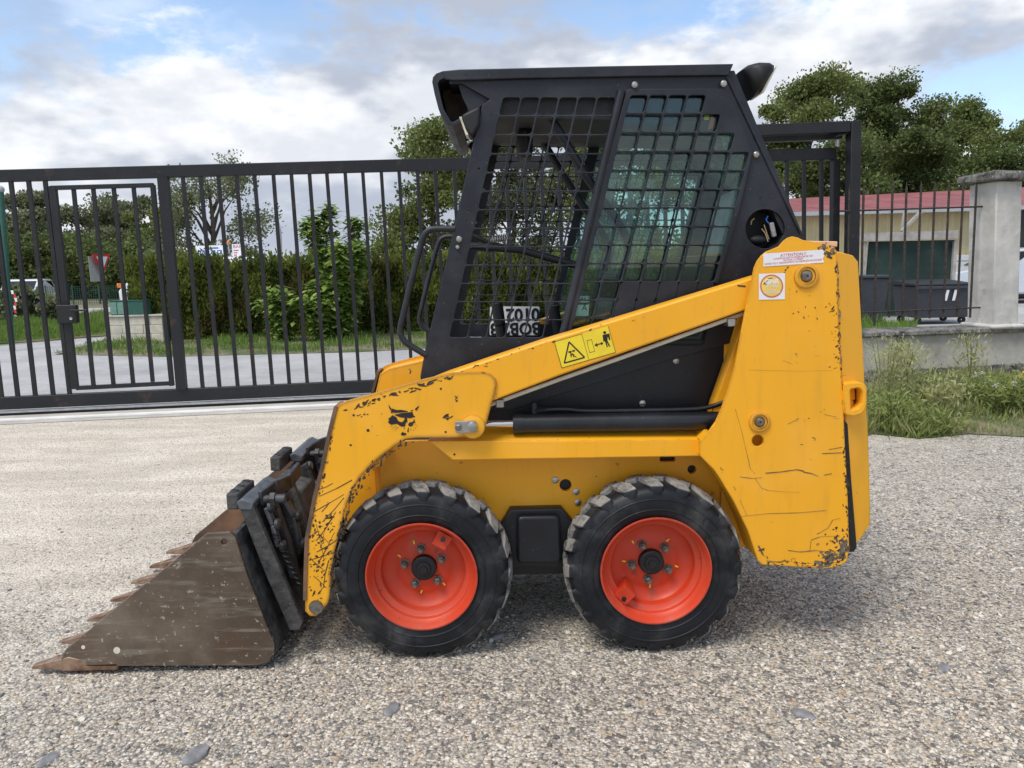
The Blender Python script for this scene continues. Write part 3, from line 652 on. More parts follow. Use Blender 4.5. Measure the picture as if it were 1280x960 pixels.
mb = MB(); mb.tube([W(1050, 392, .14), W(1234, 384, .14)], .009, 6); rpart(mb, 'railing_rail')
def pillar():
    c0 = W(1241.5, 407, -.04); c1 = W(1246, 226, -.04); ztop = c1.z; zb = ZC1 - .02
    wd = .285; dp = .36; up = (c1 - c0) / (c1.z - c0.z)
    root = empty('gate_pillar', (c0.x, c0.y, zb), 'square pale rendered pillar with mossy stone cap on the wall', 'pillar')
    def corner(u, v, z): p = c0 + up * (z - c0.z) + GDIR * u + GNOR * v; return Vector((p.x, p.y, z)) - root.location
    def shaft(u0, u1, v0, v1, z0, z1, name, mat, bev):
        mb = MB(); mb.hexa([corner(u0, v0, z0), corner(u1, v0, z0), corner(u1, v1, z0), corner(u0, v1, z0), corner(u0, v0, z1), corner(u1, v0, z1), corner(u1, v1, z1), corner(u0, v1, z1)])
        return mb.build(name, mat, root, bevel=bev)
    shaft(0, wd, 0, dp, zb, ztop, 'shaft', 'pillar_render', .012)
    shaft(-.05, wd + .05, -.05, dp + .05, zb - .0, zb + .05, 'foot_fillet', 'pillar_render', .022)
    cap = shaft(-.085, wd + .085, -.085, dp + .085, ztop + .002, ztop + .085, 'cap_stone', 'mossy_stone', .02)
    mb = MB(); b = [corner(-.07, -.07, ztop + .086), corner(wd + .07, -.07, ztop + .086), corner(wd + .07, dp + .07, ztop + .086), corner(-.07, dp + .07, ztop + .086)]
    ap = corner(wd / 2, dp / 2, ztop + .125); mb.add(b + [ap], [(0, 1, 4), (1, 2, 4), (2, 3, 4), (3, 0, 4), (3, 2, 1, 0)]); mb.build('cap_top', 'mossy_stone', cap)
pillar()

# ------------------------------------------------------------------ depot building, bins and vehicles on the right
bd = empty('warehouse', (11, 20, 0), 'long low warehouse with red metal roof and cream ribbed cladding', 'building')
def bpart(mb, name, mat, parent=bd, **k):
    o = mb.build(name, mat, parent, **k); o.matrix_parent_inverse = Matrix.Translation(-bd.location); return o
YB = 19.5
e0 = U(950, 268, YB); e1 = U(1400, 255, YB); r0 = U(950, 252, YB + 6.0); r1 = U(1400, 230, YB + 6.0)
ze = lambda x: e0.z + (e1.z - e0.z) * (x - e0.x) / (e1.x - e0.x)
zr = lambda x: r0.z + (r1.z - r0.z) * (x - r0.x) / (r1.x - r0.x)
mb = MB(); n = 400; x0, x1 = e0.x - .2, e1.x + 9; pts = []
for i in range(n + 1):
    x = x0 + (x1 - x0) * i / n; k = i % 4; pts.append((x, YB + .5 + (.0 if k in (0, 1) else .035)))
vs = []; fs = []
for i, (x, y) in enumerate(pts): vs += [(x, y, -.01), (x, y, ze(x) - .01)]
for i in range(n): fs.append((2 * i, 2 * i + 2, 2 * i + 3, 2 * i + 1))
mb.add(vs, fs); bpart(mb, 'wall_cladding', 'cream_cladding', smooth=0)
rf = None; m = 26
for i in range(m):                                              # roof sheets, lapped
    xa = x0 + (x1 - x0) * i / m; xb = x0 + (x1 - x0) * (i + 1) / m + .05; d = .006 * (i % 2); mb = MB()
    mb.hexa([(xa, YB, ze(xa) + d), (xb, YB, ze(xb) + d), (xb, YB + 6, zr(xb) + d), (xa, YB + 6, zr(xa) + d), (xa, YB, ze(xa) + .05 + d), (xb, YB, ze(xb) + .05 + d), (xb, YB + 6, zr(xb) + .05 + d), (xa, YB + 6, zr(xa) + .05 + d)])
    o = bpart(mb, 'roof_sheet', 'red_roof')
mb = MB(); mb.bar((x0, YB - .04, ze(x0) - .02), (x1, YB - .04, ze(x1) - .02), .12, .12, (0, 0, 1)); bpart(mb, 'gutter', 'galvanised')
q0 = U(1192, 318, YB + .4); q1 = U(1240, 366, YB + .4)
for i in range(6):
    za = q1.z + (q0.z - q1.z) * i / 6; zb_ = q1.z + (q0.z - q1.z) * (i + 1) / 6 - .02; mb = MB(); mb.box((q0.x, YB + .34, max(za, .01)), (q1.x, YB + .44, zb_)); bpart(mb, 'door_panel', 'door_white', bevel=.008)
q0 = U(1262, 262, YB + .4); mb = MB(); mb.box((q0.x, YB + .30, 0), (q0.x + 6, YB + .46, ze(q0.x) - .12)); bpart(mb, 'open_bay', 'dark_glass')
# timber screen with green netting
YS = 13.6
scr = empty('netting_screen', (U(1130, 400, YS).x, YS, 0), 'dark green netting screen in a grey timber frame behind the bins', 'screen')
def spart(mb, name, mat):
    o = mb.build(name, mat, scr); o.matrix_parent_inverse = Matrix.Translation(-scr.location); return o
a = U(1085, 302, YS); b = U(1193, 300, YS)
mb = MB(); nn = 14; vs = []; fs = []
for i in range(nn + 1):
    t = i / nn; x = a.x + (b.x - a.x) * t
    for j in range(7):
        u = j / 6; vs.append((x, YS + .03 * math.sin(9 * t + 4 * u) + .02 * math.sin(23 * t), .02 + (a.z - .02) * u))
for i in range(nn):
    for j in range(6): fs.append((i * 7 + j, (i + 1) * 7 + j, (i + 1) * 7 + j + 1, i * 7 + j + 1))
mb.add(vs, fs); spart(mb, 'net', 'green_net')
mb = MB(); p0 = U(1062, 297, YS - .1); p1 = U(1196, 293, YS - .1); mb.bar(p0, p1, .17, .1, (0, 0, 1)); spart(mb, 'lintel_beam', 'grey_timber')
for px in (1081, 1194):
    p = U(px, 302, YS - .06); mb = MB(); mb.bar((p.x, p.y, 0), (p.x, p.y, p.z), .07, .07); spart(mb, 'timber_post', 'grey_timber')
mb = MB(); mb.bar(U(1127, 289, YS - .1), U(1154, 262, YS - .1), .07, .06, (0, 1, 0)); spart(mb, 'brace', 'grey_timber')
mb = MB(); mb.bar(U(1128, 289, YS - .02), U(1132, 262, YS - .02), .07, .06, (0, 1, 0)); spart(mb, 'brace', 'grey_timber')
# four-wheeled container
YBn = 11.9; p = G(1163, 405); p = Vector((U(1163, 400, YBn).x, YBn, 0)); bw = .55; bh = .72
bn = empty('waste_container', p, 'large dark grey four wheeled waste container behind the railing', 'bin')
mb = MB(); mb.hexa([(-bw + .06, -.38, .12), (bw - .06, -.38, .12), (bw - .06, .38, .12), (-bw + .06, .38, .12), (-bw, -.45, bh), (bw, -.45, bh), (bw, .45, bh), (-bw, .45, bh)]); mb.build('tub', 'bin_grey', bn, bevel=.02)
mb = MB(); mb.box((-bw - .04, -.49, bh - .06), (bw + .04, -.455, bh - .005)); mb.build('rim', 'bin_grey', bn, bevel=.01)
mb = MB(); mb.hexa([(-bw - .03, -.48, bh + .002), (bw + .03, -.48, bh + .002), (bw + .03, .5, bh + .002), (-bw - .03, .5, bh + .002), (-bw, -.47, bh + .035), (bw, -.47, bh + .035), (bw, .48, bh + .10), (-bw, .48, bh + .10)]); ld = mb.build('lid', 'plastic_dark', bn, bevel=.015)
for sx in (-.42, .42):
    for sy in (-.3, .3): mb = MB(); mb.lathe([(-.02, .02), (-.02, .07), (.02, .07), (.02, .02)], (sx, sy, .07), 14); mb.build('wheel', 'plastic_dark', bn)
for xx in (-.02, .13): mb = MB(); mb.hexa([(xx, -.452, .44), (xx + .05, -.452, .44), (xx + .05, -.446, .44), (xx, -.446, .44), (xx + .025, -.474, .64), (xx + .075, -.474, .64), (xx + .075, -.46, .64), (xx + .025, -.46, .64)]); mb.build('label_strip', 'white_sticker', bn)
p = Vector((U(1082, 400, YBn - .3).x, YBn - .3, 0))
b2 = empty('wheelie_bin', p, 'grey two wheeled bin at the left end of the railing', 'bin')
mb = MB(); mb.hexa([(-.2, -.24, .06), (.2, -.24, .06), (.2, .24, .06), (-.2, .24, .06), (-.27, -.3, .88), (.27, -.3, .88), (.27, .3, .88), (-.27, .3, .88)]); mb.build('tub', 'bin_grey', b2, bevel=.015)
mb = MB(); mb.box((-.3, -.33, .882), (.3, .36, .94)); mb.build('lid', 'bin_grey', b2, bevel=.02)
mb = MB(); mb.tube([(-.2, .34, .9), (.2, .34, .9)], .015); mb.build('handle', 'bin_grey', b2)
for sx in (-.2, .2): mb = MB(); mb.lathe([(-.02, .02), (-.02, .1), (.02, .1), (.02, .02)], (sx, .26, .1), 14, axis='X'); mb.build('wheel', 'plastic_dark', b2)

def vehicle(name, label, cat, loc, rz, L, H, W_, mat, prof, win, wheels, wr=.31):
    """side profile prof [(x,z)] swept over the width with the glasshouse drawn in"""
    r = empty(name, loc, label, cat, rz=rz); mb = MB(); n = len(prof)
    def ring(y, k):
        return [(x * (1 - .02 * k), y * (1 - (.13 if z > .9 else .0) * 1.0), z) for x, z in prof]
    rings = [ring(-W_ / 2 * q, k) for q, k in ((1, 1), (.93, 0))] + [ring(W_ / 2 * q, k) for q, k in ((.93, 0), (1, 1))]
    rings = [[(x, y * 1, z) for x, y, z in rr] for rr in rings]
    order = [ring(-W_ / 2, 1), ring(W_ / 2, 1)]
    vs = order[0] + order[1]
    fs = [tuple(range(n)), tuple(range(2 * n - 1, n - 1, -1))] + [(i, (i + 1) % n, n + (i + 1) % n, n + i) for i in range(n)]
    mb.add(vs, fs); mb.build('body', mat, r, bevel=.05)
    for sgn in (-1, 1):
        for poly in win:
            mb = MB(); q = [(x * .985, sgn * (W_ / 2 * (.87 if z > .9 else 1.0) + .004), z) for x, z in poly]; q2 = [(x, y - sgn * .02, z) for x, y, z in q]; k = len(q)
            mb.add(q + q2, [tuple(range(k)), tuple(range(2 * k - 1, k - 1, -1))] + [(i, (i + 1) % k, k + (i + 1) % k, k + i) for i in range(k)]); mb.build('side_window', 'dark_glass', r)
    def slab(i, mat2, nm, in0=.1, in1=.92):
        a, b = Vector((prof[i][0], 0, prof[i][1])), Vector((prof[(i + 1) % n][0], 0, prof[(i + 1) % n][1])); d = (b - a); nn = Vector((d.z, 0, -d.x)).normalized()
        if nn.dot((a + b) / 2 - Vector((0, 0, .7))) < 0: nn = -nn
        p0, p1 = a + d * in0, a + d * in1; hw = W_ / 2 * .78; mb = MB()
        mb.hexa([p0 + Vector((0, -hw, 0)) - nn * .02, p0 + Vector((0, hw, 0)) - nn * .02, p1 + Vector((0, hw * .94, 0)) - nn * .02, p1 + Vector((0, -hw * .94, 0)) - nn * .02] + [p0 + Vector((0, -hw, 0)) + nn * .006, p0 + Vector((0, hw, 0)) + nn * .006, p1 + Vector((0, hw * .94, 0)) + nn * .006, p1 + Vector((0, -hw * .94, 0)) + nn * .006]); mb.build(nm, mat2, r)
    return r, slab
def car(name, label, loc, rz, mat):
    prof = [(-2.0, .25), (2.0, .25), (2.02, .62), (1.95, .84), (1.05, .98), (.35, 1.42), (-.2, 1.48), (-1.2, 1.44), (-1.78, 1.0), (-1.98, .92), (-2.05, .6)]
    win = [[(.92, .98), (.32, 1.36), (-.3, 1.40), (-.3, .98)], [(-.38, .98), (-.38, 1.40), (-1.15, 1.36), (-1.55, .98)]]
    r, slab = vehicle(name, label, 'car', loc, rz, 4, 1.48, 1.72, mat, prof, win, None)
    slab(4, 'dark_glass', 'windscreen'); slab(7, 'dark_glass', 'rear_window')
    for x in (-1.25, 1.28):
        for sy in (-.82, .82):
            mb = MB(); mb.lathe([(-.1, .2), (-.1, .29), (-.07, .31), (.07, .31), (.1, .29), (.1, .2)], (x, sy, .31), 24); wv = mb.build('wheel', 'plastic_dark', r)
            mb = MB(); mb.lathe([(-.085, 0), (-.095, .06), (-.085, .2), (.085, .2), (.095, .06), (.085, 0)], (x, sy, .31), 20); mb.build('rim', 'galvanised', wv)
    for sy in (-.6, .6):
        mb = MB(); mb.box((1.93, sy - .16, .66), (2.03, sy + .16, .8)); mb.build('headlight', 'lens', r, bevel=.03)
        mb = MB(); mb.box((-2.06, sy - .1, .7), (-1.93, sy + .1, .9)); mb.build('tail_light', 'sign_red', r, bevel=.02)
    mb = MB(); mb.box((-2.08, -.8, .3), (-1.98, .8, .5)); mb.build('bumper', 'plastic_dark', r, bevel=.03)
    mb = MB(); mb.box((1.98, -.8, .3), (2.06, .8, .5)); mb.build('bumper', 'plastic_dark', r, bevel=.03)
    return r
q = U(1248, 365, 18.2); car('parked_car', 'silver parked car in front of the white door behind the pillar', (q.x + .35, 18.2, 0), R(172), 'car_silver')
q = U(37, 400, 34); car('parked_car', 'white car behind bushes at the left end of the gate', (q.x, 34, -.35), R(-78), 'car_white')

# ------------------------------------------------------------------ plants
def tree(name, label, base, H, rad, clumps, per, size, mat, low=.35, group=None, squash=1.0, trunk=.16, dense=.55, lean=0.0, up=.15):
    r = empty(name, base, label, 'tree', group)
    mb = MB(); top = Vector((lean * H, 0, H * .86)); pts = [Vector((0, 0, -.05)), Vector((random.uniform(-.1, .1), 0, H * .25)), Vector((lean * H * .5 + random.uniform(-.2, .2), random.uniform(-.2, .2), H * .55)), top]
    mb.tube(smoothpath(pts, 2), [trunk * (1 - .9 * k / (len(smoothpath(pts, 2)) - 1)) for k in range(len(smoothpath(pts, 2)))], 7)
    C = []; lobes = []; nl = max(9, clumps // 5)
    for i in range(nl):
        z = (i + random.random()) / nl; an = random.uniform(0, 6.28); wd = math.sin(math.pi * (.30 + .50 * z)) ** .7; rl = rad * random.uniform(.40, .68) * (1 - .2 * z)
        q = rad * wd * random.uniform(.1, .95) ** .7; lobes.append((lean * H * z + q * math.cos(an), q * math.sin(an) * squash, min(H * (low + (1 - low) * z), H - rl * .75), rl))
    for i in range(clumps):
        lx, ly, lz, rl = lobes[i % nl]; v = unit(1)[0]; v[2] = abs(v[2]) if random.random() < .72 else v[2]; k = rl * random.uniform(max(dense, .3), 1.05)
        C.append((lx + v[0] * k, ly + v[1] * k, lz + v[2] * k * .8))
    C = np.array(C)
    for c in C[::3]:
        z0 = min(max(c[2] - rad * random.uniform(.5, 1.0), H * .2), H * .75); s0 = Vector((lean * z0, 0, z0)); e_ = Vector(c); md = s0.lerp(e_, .55) + Vector((0, 0, .12 * rad))
        mb.tube([s0, md, e_], [trunk * .32, trunk * .17, trunk * .05], 5, cap=False)
    mb.build('trunk', 'bark', r)
    P = []; T = []
    for c in C:
        k = int(per * random.uniform(.6, 1.3)); sp = rad * random.uniform(.09, .22); q = np.clip(rng.normal(size=(k, 3)), -1.7, 1.7) * np.array([sp, sp, sp * .7]); P.append(q + c)
        T.append(np.clip(rng.normal(.45 + random.uniform(-.2, .2), .22, k), 0, 1))
    P = np.concatenate(P); T = np.concatenate(T); p_, a_, b_ = leafset(P, size, up)
    quads('crown', p_, a_, b_, mat, T, r); return r
def at(px, py, Y): return U(px, py, Y)
def tree_px(name, label, px, top, Y, wpx, **k):
    p = U(px, 330, Y); H = U(px, top, Y).z; rad = wpx / 2 * (Y - CAM.y) / F
    return tree(name, label, (p.x, Y, 0), H, rad, **k)
GT = 'tall trees behind the warehouse'
tree_px('ash_tree', 'tall feathery tree rising just right of the cab roof', 1005, 94, 34, 105, clumps=150, per=380, size=.13, mat='leaf_oak', low=.15, group=GT, up=.5)
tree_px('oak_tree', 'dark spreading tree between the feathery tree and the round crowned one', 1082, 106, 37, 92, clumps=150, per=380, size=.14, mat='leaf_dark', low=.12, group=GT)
tree_px('oak_tree', 'round crowned tree above the warehouse roof left of the pillar', 1185, 128, 36, 112, clumps=150, per=380, size=.13, mat='leaf_oak', low=.12, group=GT)
tree_px('oak_tree', 'tree at the right edge of the picture above the pillar', 1294, 148, 34, 100, clumps=120, per=380, size=.13, mat='leaf_oak', low=.15, group=GT)
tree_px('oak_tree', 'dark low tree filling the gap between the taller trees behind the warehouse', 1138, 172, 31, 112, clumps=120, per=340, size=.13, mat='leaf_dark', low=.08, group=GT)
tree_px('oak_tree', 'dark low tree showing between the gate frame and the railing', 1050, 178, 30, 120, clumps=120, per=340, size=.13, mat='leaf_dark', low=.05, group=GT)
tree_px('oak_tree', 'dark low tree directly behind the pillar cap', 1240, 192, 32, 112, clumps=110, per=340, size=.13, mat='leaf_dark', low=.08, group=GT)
tree_px('oak_tree', 'loose crowned tree left of the cab roof above the gate', 545, 158, 26, 118, clumps=95, per=330, size=.12, mat='leaf_oak', low=.08, dense=.4)
tree_px('oak_tree', 'leafy tree seen through the front grille of the cab', 640, 165, 28, 130, clumps=70, per=300, size=.14, mat='leaf_grey', low=.05)
tree_px('oak_tree', 'leafy tree seen through the glazed rear part of the cab', 760, 160, 29, 140, clumps=80, per=300, size=.14, mat='leaf_oak', low=.05)
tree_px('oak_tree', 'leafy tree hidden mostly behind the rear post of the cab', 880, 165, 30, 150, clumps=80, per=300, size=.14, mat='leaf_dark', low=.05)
tree_px('willow_tree', 'sparse grey green tree behind the two signs', 268, 204, 30, 125, clumps=60, per=170, size=.12, mat='leaf_grey', low=.18, dense=.3, trunk=.22)
GL = 'row of trees along the far road on the left'
for px, top, Y, wd, mt, lb in [(10, 262, 44, 85, 'leaf_grey', 'dark tree at the left edge of the far tree row'), (62, 240, 47, 70, 'leaf_grey', 'tall grey green tree left of the wicket door'), (118, 258, 43, 90, 'leaf_grey', 'tree behind the traffic sign in the wicket door'), (160, 248, 48, 85, 'leaf_grey', 'pale tree between wicket door and gate post'), (196, 262, 42, 70, 'leaf_oak', 'dark tree beside the left end of the hedge'), (-40, 250, 45, 90, 'leaf_oak', 'tree beyond the left edge of the picture'), (90, 300, 40, 120, 'leaf_dark', 'low dark thicket under the far tree row'), (165, 300, 39, 110, 'leaf_dark', 'low dark thicket left of the hedge'), (20, 300, 40, 110, 'leaf_dark', 'low dark thicket at the left edge')]:
    tree_px('broadleaf_tree', lb, px, top, Y, wd, clumps=62, per=280, size=.19, mat=mt, low=.04 if top > 290 else .15, group=GL, dense=.35)

# conifer hedge
def hedge():
    a = G(188, 421); b = G(960, 402); a = Vector((a.x, 11.6, 0)); b = Vector((U(985, 400, 13.2).x, 13.2, 0)); L = (b - a).length; d = (b - a) / L; nrm = Vector((-d.y, d.x, 0))
    r = empty('conifer_hedge', a, 'dense green conifer hedge with brown patches along the far side of the road', 'hedge')
    n = 105000; t = rng.random(n) * L; z = rng.random(n) ** .85
    wob = .5 * np.sin(t * 2.1) + .3 * np.sin(t * 5.3 + 1) + .2 * np.sin(t * 11 + 2)
    H = U(400, 330, 11.9).z + .09 * wob + .05 * np.sin(t * 17) + .05 * np.sin(t * 29 + 1); face = rng.random(n)
    dep = np.where(face < .8, -.02 + .14 * np.sin(t * 3.7 + z * 4) + .07 * np.sin(t * 9.1 - z * 7) + rng.normal(0, .05, n) + .22 * z ** 3, rng.random(n) * .9)
    z = np.where(face < .8, z, 1.0 + rng.normal(0, .055, n)); Z = z * H
    P = np.array(a)[None] * 0 + np.outer(t, np.array(d)) + np.outer(dep, np.array(nrm)); P[:, 2] = Z
    A = unit(n) * .55; A[:, 1] -= .35; A[:, 2] += .75; A /= np.linalg.norm(A, axis=1)[:, None]
    B = np.cross(A, unit(n)); B /= np.linalg.norm(B, axis=1)[:, None]
    S = rng.uniform(.05, .12, n)[:, None]
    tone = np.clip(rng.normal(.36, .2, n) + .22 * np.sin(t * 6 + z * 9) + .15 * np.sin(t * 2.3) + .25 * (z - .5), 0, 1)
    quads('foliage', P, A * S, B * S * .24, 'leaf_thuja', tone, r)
    mb = MB(); q0 = Vector((0, .22, 0)); q1 = q0 + d * L; h = nrm * .55
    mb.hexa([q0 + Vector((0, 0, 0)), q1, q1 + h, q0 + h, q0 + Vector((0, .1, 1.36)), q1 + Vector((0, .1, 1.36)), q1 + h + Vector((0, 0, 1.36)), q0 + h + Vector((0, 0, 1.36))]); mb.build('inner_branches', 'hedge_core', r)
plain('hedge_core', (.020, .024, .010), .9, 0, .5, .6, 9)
hedge()
def bigleaf(name, label, px, py, Y, H, rad, n, mat, size):
    p = G(px, py); p = Vector((U(px, 420, Y).x, Y, 0)); r = empty(name, p, label, 'shrub'); mb = MB(); P = []; Av = []
    for k in range(9):
        an = random.uniform(0, 6.28); rr = rad * random.uniform(.2, .9); hh = H * (1.0 if k < 3 else random.uniform(.5, 1.0)) * (1 - .3 * rr / rad)
        pts = smoothpath([(0, 0, 0), (rr * .3 * math.cos(an), rr * .3 * math.sin(an), hh * .5), (rr * math.cos(an), rr * math.sin(an), hh)], 2)
        mb.tube(pts, [.014 * (1 - .8 * i / len(pts)) for i in range(len(pts))], 5)
        for i in range(n // 9):
            q = pts[random.randrange(3, len(pts))]; P.append(np.array(q) + rng.normal(size=3) * .06); aa = random.uniform(0, 6.28); Av.append((math.cos(aa), math.sin(aa) - .25, random.uniform(-.75, .35)))
    mb.build('stems', 'bark', r); P = np.array(P); A = np.array(Av); A /= np.linalg.norm(A, axis=1)[:, None]; B = np.cross(A, np.array([0, 0, 1.0])); B /= np.linalg.norm(B, axis=1)[:, None] + 1e-6
    S = size * rng.uniform(.6, 1.3, len(P))[:, None]; quads('leaves', P, A * S, B * S * .24, mat, None, r)
bigleaf('walnut_sapling', 'bright leafy sapling standing taller than the hedge', 432, 432, 10.9, U(428, 250, 10.9).z, .95, 6500, 'leaf_bright', .18)
bigleaf('laurel_shrub', 'low broad leaved shrub at the foot of the hedge left of the sapling', 352, 436, 10.8, 1.0, .55, 1400, 'leaf_bright', .17)
bigleaf('laurel_shrub', 'broad leaved shrub at the foot of the hedge below the sapling', 405, 436, 10.7, .95, .65, 1500, 'leaf_bright', .17)

def grass_field(name, label, poly, n, h, mat, kind='stuff', dry=0.0):
    """blades spread over a ground polygon given as 2D points"""
    pts = np.array([(p[0], p[1]) for p in poly]); lo = pts.min(0); hi = pts.max(0); out = []
    while len(out) < n:
        c = rng.uniform(lo, hi, (n * 2, 2)); ins = np.zeros(len(c), bool); j = len(pts) - 1
        for i in range(len(pts)):
            x1, y1 = pts[i]; x2, y2 = pts[j]; cond = ((y1 > c[:, 1]) != (y2 > c[:, 1])) & (c[:, 0] < (x2 - x1) * (c[:, 1] - y1) / (y2 - y1 + 1e-12) + x1); ins ^= cond; j = i
        out += list(c[ins])
    c = np.array(out[:n]); P = np.zeros((n, 3)); P[:, :2] = c
    A = rng.normal(size=(n, 3)) * .45; A[:, 2] = 1; A /= np.linalg.norm(A, axis=1)[:, None]
    cl = .6 + .5 * np.sin(c[:, 0] * 3.3 + 1.2 * np.sin(c[:, 1] * 2.1)) * np.sin(c[:, 1] * 2.9 + .7)
    S = (h * rng.uniform(.4, 1.2, n) * np.clip(cl, .3, 1.2))[:, None]; B = np.cross(A, unit(n)); B /= np.linalg.norm(B, axis=1)[:, None]
    o = quads(name, P, A * S, B * np.minimum(S * .055, .007), mat); return tag(o, label, 'grass', kind=kind)
va = [G(67, 441), G(131, 426), G(215, 418), G(590, 408), G(900, 400), G(960, 416), G(590, 433), G(450, 440), G(215, 446), G(100, 444)]
tag(sheet('verge', va, .003, 'earth'), kind='structure')
grass_field('verge_grass', 'strip of short green grass in front of the hedge', va, 26000, .17, 'grass')
vb = [G(-60, 404), G(0, 402), G(133, 392), G(133, 419), G(60, 425), G(0, 429), G(-60, 432)]
tag(sheet('lawn', vb, -.003, 'earth'), kind='structure')
grass_field('lawn_grass', 'patch of green grass at the left beyond the gate', vb, 30000, .26, 'grass')
for px, Y, wd, h in [(12, 18.5, 40, 1.0), (45, 18.8, 40, .85), (64, 18.2, 30, .6)]:
    p = U(px, 400, Y); tree('bush', ['rough bush in front of the white car, left', 'rough bush in front of the white car, middle', 'low rough bush right of the white car'][[12, 45, 64].index(px)], (p.x, Y, 0), h, wd / 2 * (Y + 2.66) / F, 26, 70, .13, 'leaf_grey', low=.1, trunk=.03, dense=.2)

# weeds at the foot of the wall
wz = [G(1060, 560), G(1085, 548), G(1140, 556), G(1200, 551), G(1280, 556), G(1400, 560), W(1500, 470), W(1030, 478)]
wzb = [G(1070, 552), G(1090, 543), G(1150, 549), G(1210, 543), G(1290, 547), G(1400, 552), W(1500, 470), W(1030, 478)]
tag(sheet('weedy_ground', wzb, .006, 'earth'), kind='structure')
grass_field('rough_grass', 'rough green grass and weeds between gravel and wall', wzb, 13000, .135, 'weed_green')
grass_field('dry_grass', 'dry straw coloured stalks among the weeds by the wall', wzb, 6000, .18, 'weed_pale')
bg_ = [W(1040, 405, .45), W(1140, 402, .45), U(1145, 400, 11.3), U(1030, 400, 11.3)]
grass_field('back_grass', 'green grass growing behind the low wall beside the bins', bg_, 5000, .3, 'grass')
grass_field('stray_grass', 'stray tufts of grass creeping into the gravel', wz, 1800, .07, 'grass')
def weed(name, label, px, py, top, n, spread, mat, group, leaf=.05, up=.9, flowers=None, z0=0.0):
    p = G(px, py); Y = p.y; H = U(px, top, Y).z; r = empty(name, (p.x, Y, 0), label, 'plant', group); mb = MB(); P = []; T = []
    for k in range(n):
        an = random.uniform(0, 6.28); s_ = spread * random.uniform(.2, 1); hh = H * random.uniform(.62, 1.0); e_ = Vector((s_ * math.cos(an), s_ * math.sin(an), hh))
        pts = smoothpath([(s_ * .15 * math.cos(an), s_ * .15 * math.sin(an), 0), (s_ * .5 * math.cos(an), s_ * .5 * math.sin(an), hh * .55), e_], 1); mb.tube(pts, .0035, 4, cap=False)
        for i in range(125):
            t = random.random() ** .7; q = Vector(pts[0]).lerp(e_, t); wd = .03 + .05 * math.sin(math.pi * min(1, t * .95)) + (.03 if t > .7 else 0)
            P.append(np.array(q) + rng.normal(size=3) * np.array([wd, wd, .02])); T.append(.25 + .6 * t)
    mb.build('stalks', mat, r, smooth=0); P = np.array(P); p_, a_, b_ = leafset(P, leaf, up, .11); quads('leaves', p_, a_, b_, mat, np.clip(np.array(T) + rng.normal(0, .15, len(T)), 0, 1), r)
    if flowers:
        col, m, fs = flowers; Q = []
        for k in range(m):
            c = np.array([random.gauss(0, spread), random.gauss(0, spread), H * random.uniform(.72, 1.0)])
            for i in range(9): Q.append(c + rng.normal(size=3) * np.array([fs, fs, fs * .35]))
        Q = np.array(Q); A = unit(len(Q)); A[:, 2] *= .25; A *= fs * 1.2; B = np.cross(A, np.array([0, 0, 1.0])) * .6; fo = quads('flower_heads', Q, A, B, col, None, r); fo['kind'] = 'stuff'
GW = 'tall weeds along the wall'
weed('horseweed', 'tallest feathery pale weed right beside the yellow tailgate', 1105, 520, 408, 9, .14, 'weed_pale', GW, .032)
weed('horseweed', 'feathery pale weed second from the tailgate', 1128, 512, 418, 8, .13, 'weed_pale', GW)
weed('horseweed', 'slender pale weed against the wall below the pillar', 1213, 490, 418, 4, .08, 'weed_pale', GW)
weed('horseweed', 'short pale weed in the middle of the weedy strip', 1178, 522, 466, 6, .09, 'weed_pale', GW)
weed('nettle', 'green leafy weed in front of the wall stain', 1155, 505, 466, 6, .15, 'weed_green', GW, .05, .2, ('petal_yellow', 5, .014))
weed('nettle', 'dense dark green weed left of the white flowers', 1215, 512, 474, 8, .2, 'weed_green', GW, .05, .2)
weed('nettle', 'low green weed at the front of the strip', 1165, 542, 510, 6, .16, 'weed_green', GW, .05, .4)
weed('nettle', 'bright green low weed near the tailgate foot', 1115, 538, 490, 7, .13, 'weed_green', GW, .05, .5, ('petal_yellow', 3, .012))
weed('yarrow', 'weed with flat white flower heads near the right edge', 1256, 518, 468, 8, .16, 'weed_green', GW, .06, .3, ('petal_white', 22, .016))
weed('nettle', 'green weed at the right edge behind the yellow steel', 1285, 515, 462, 9, .18, 'weed_green', GW, .05, .3)
def yellow_end():
    p = G(1284, 500); r = empty('yellow_steel_frame', (p.x, p.y, 0), 'yellow painted steel arm end poking in at the right edge', 'machine part')
    Y = p.y; a, b = U(1268, 484, Y), U(1330, 440, Y); mb = MB(); mb.bar(Vector((a.x, 0, a.z)) - Vector((p.x, 0, 0)), Vector((b.x, 0, b.z)) - Vector((p.x, 0, 0)), .09, .11, (0, 0, 1)); mb.build('arm', 'yellow_paint_clean', r, bevel=.006)
    mb = MB(); mb.bar((.42, 0, 0), (.42, 0, .55), .08, .08); mb.build('leg', 'yellow_paint_clean', r, bevel=.006)
    mb = MB(); mb.box((.2, -.15, 0), (.65, .15, .02)); mb.build('foot', 'yellow_paint_clean', r, bevel=.004)
yellow_end()

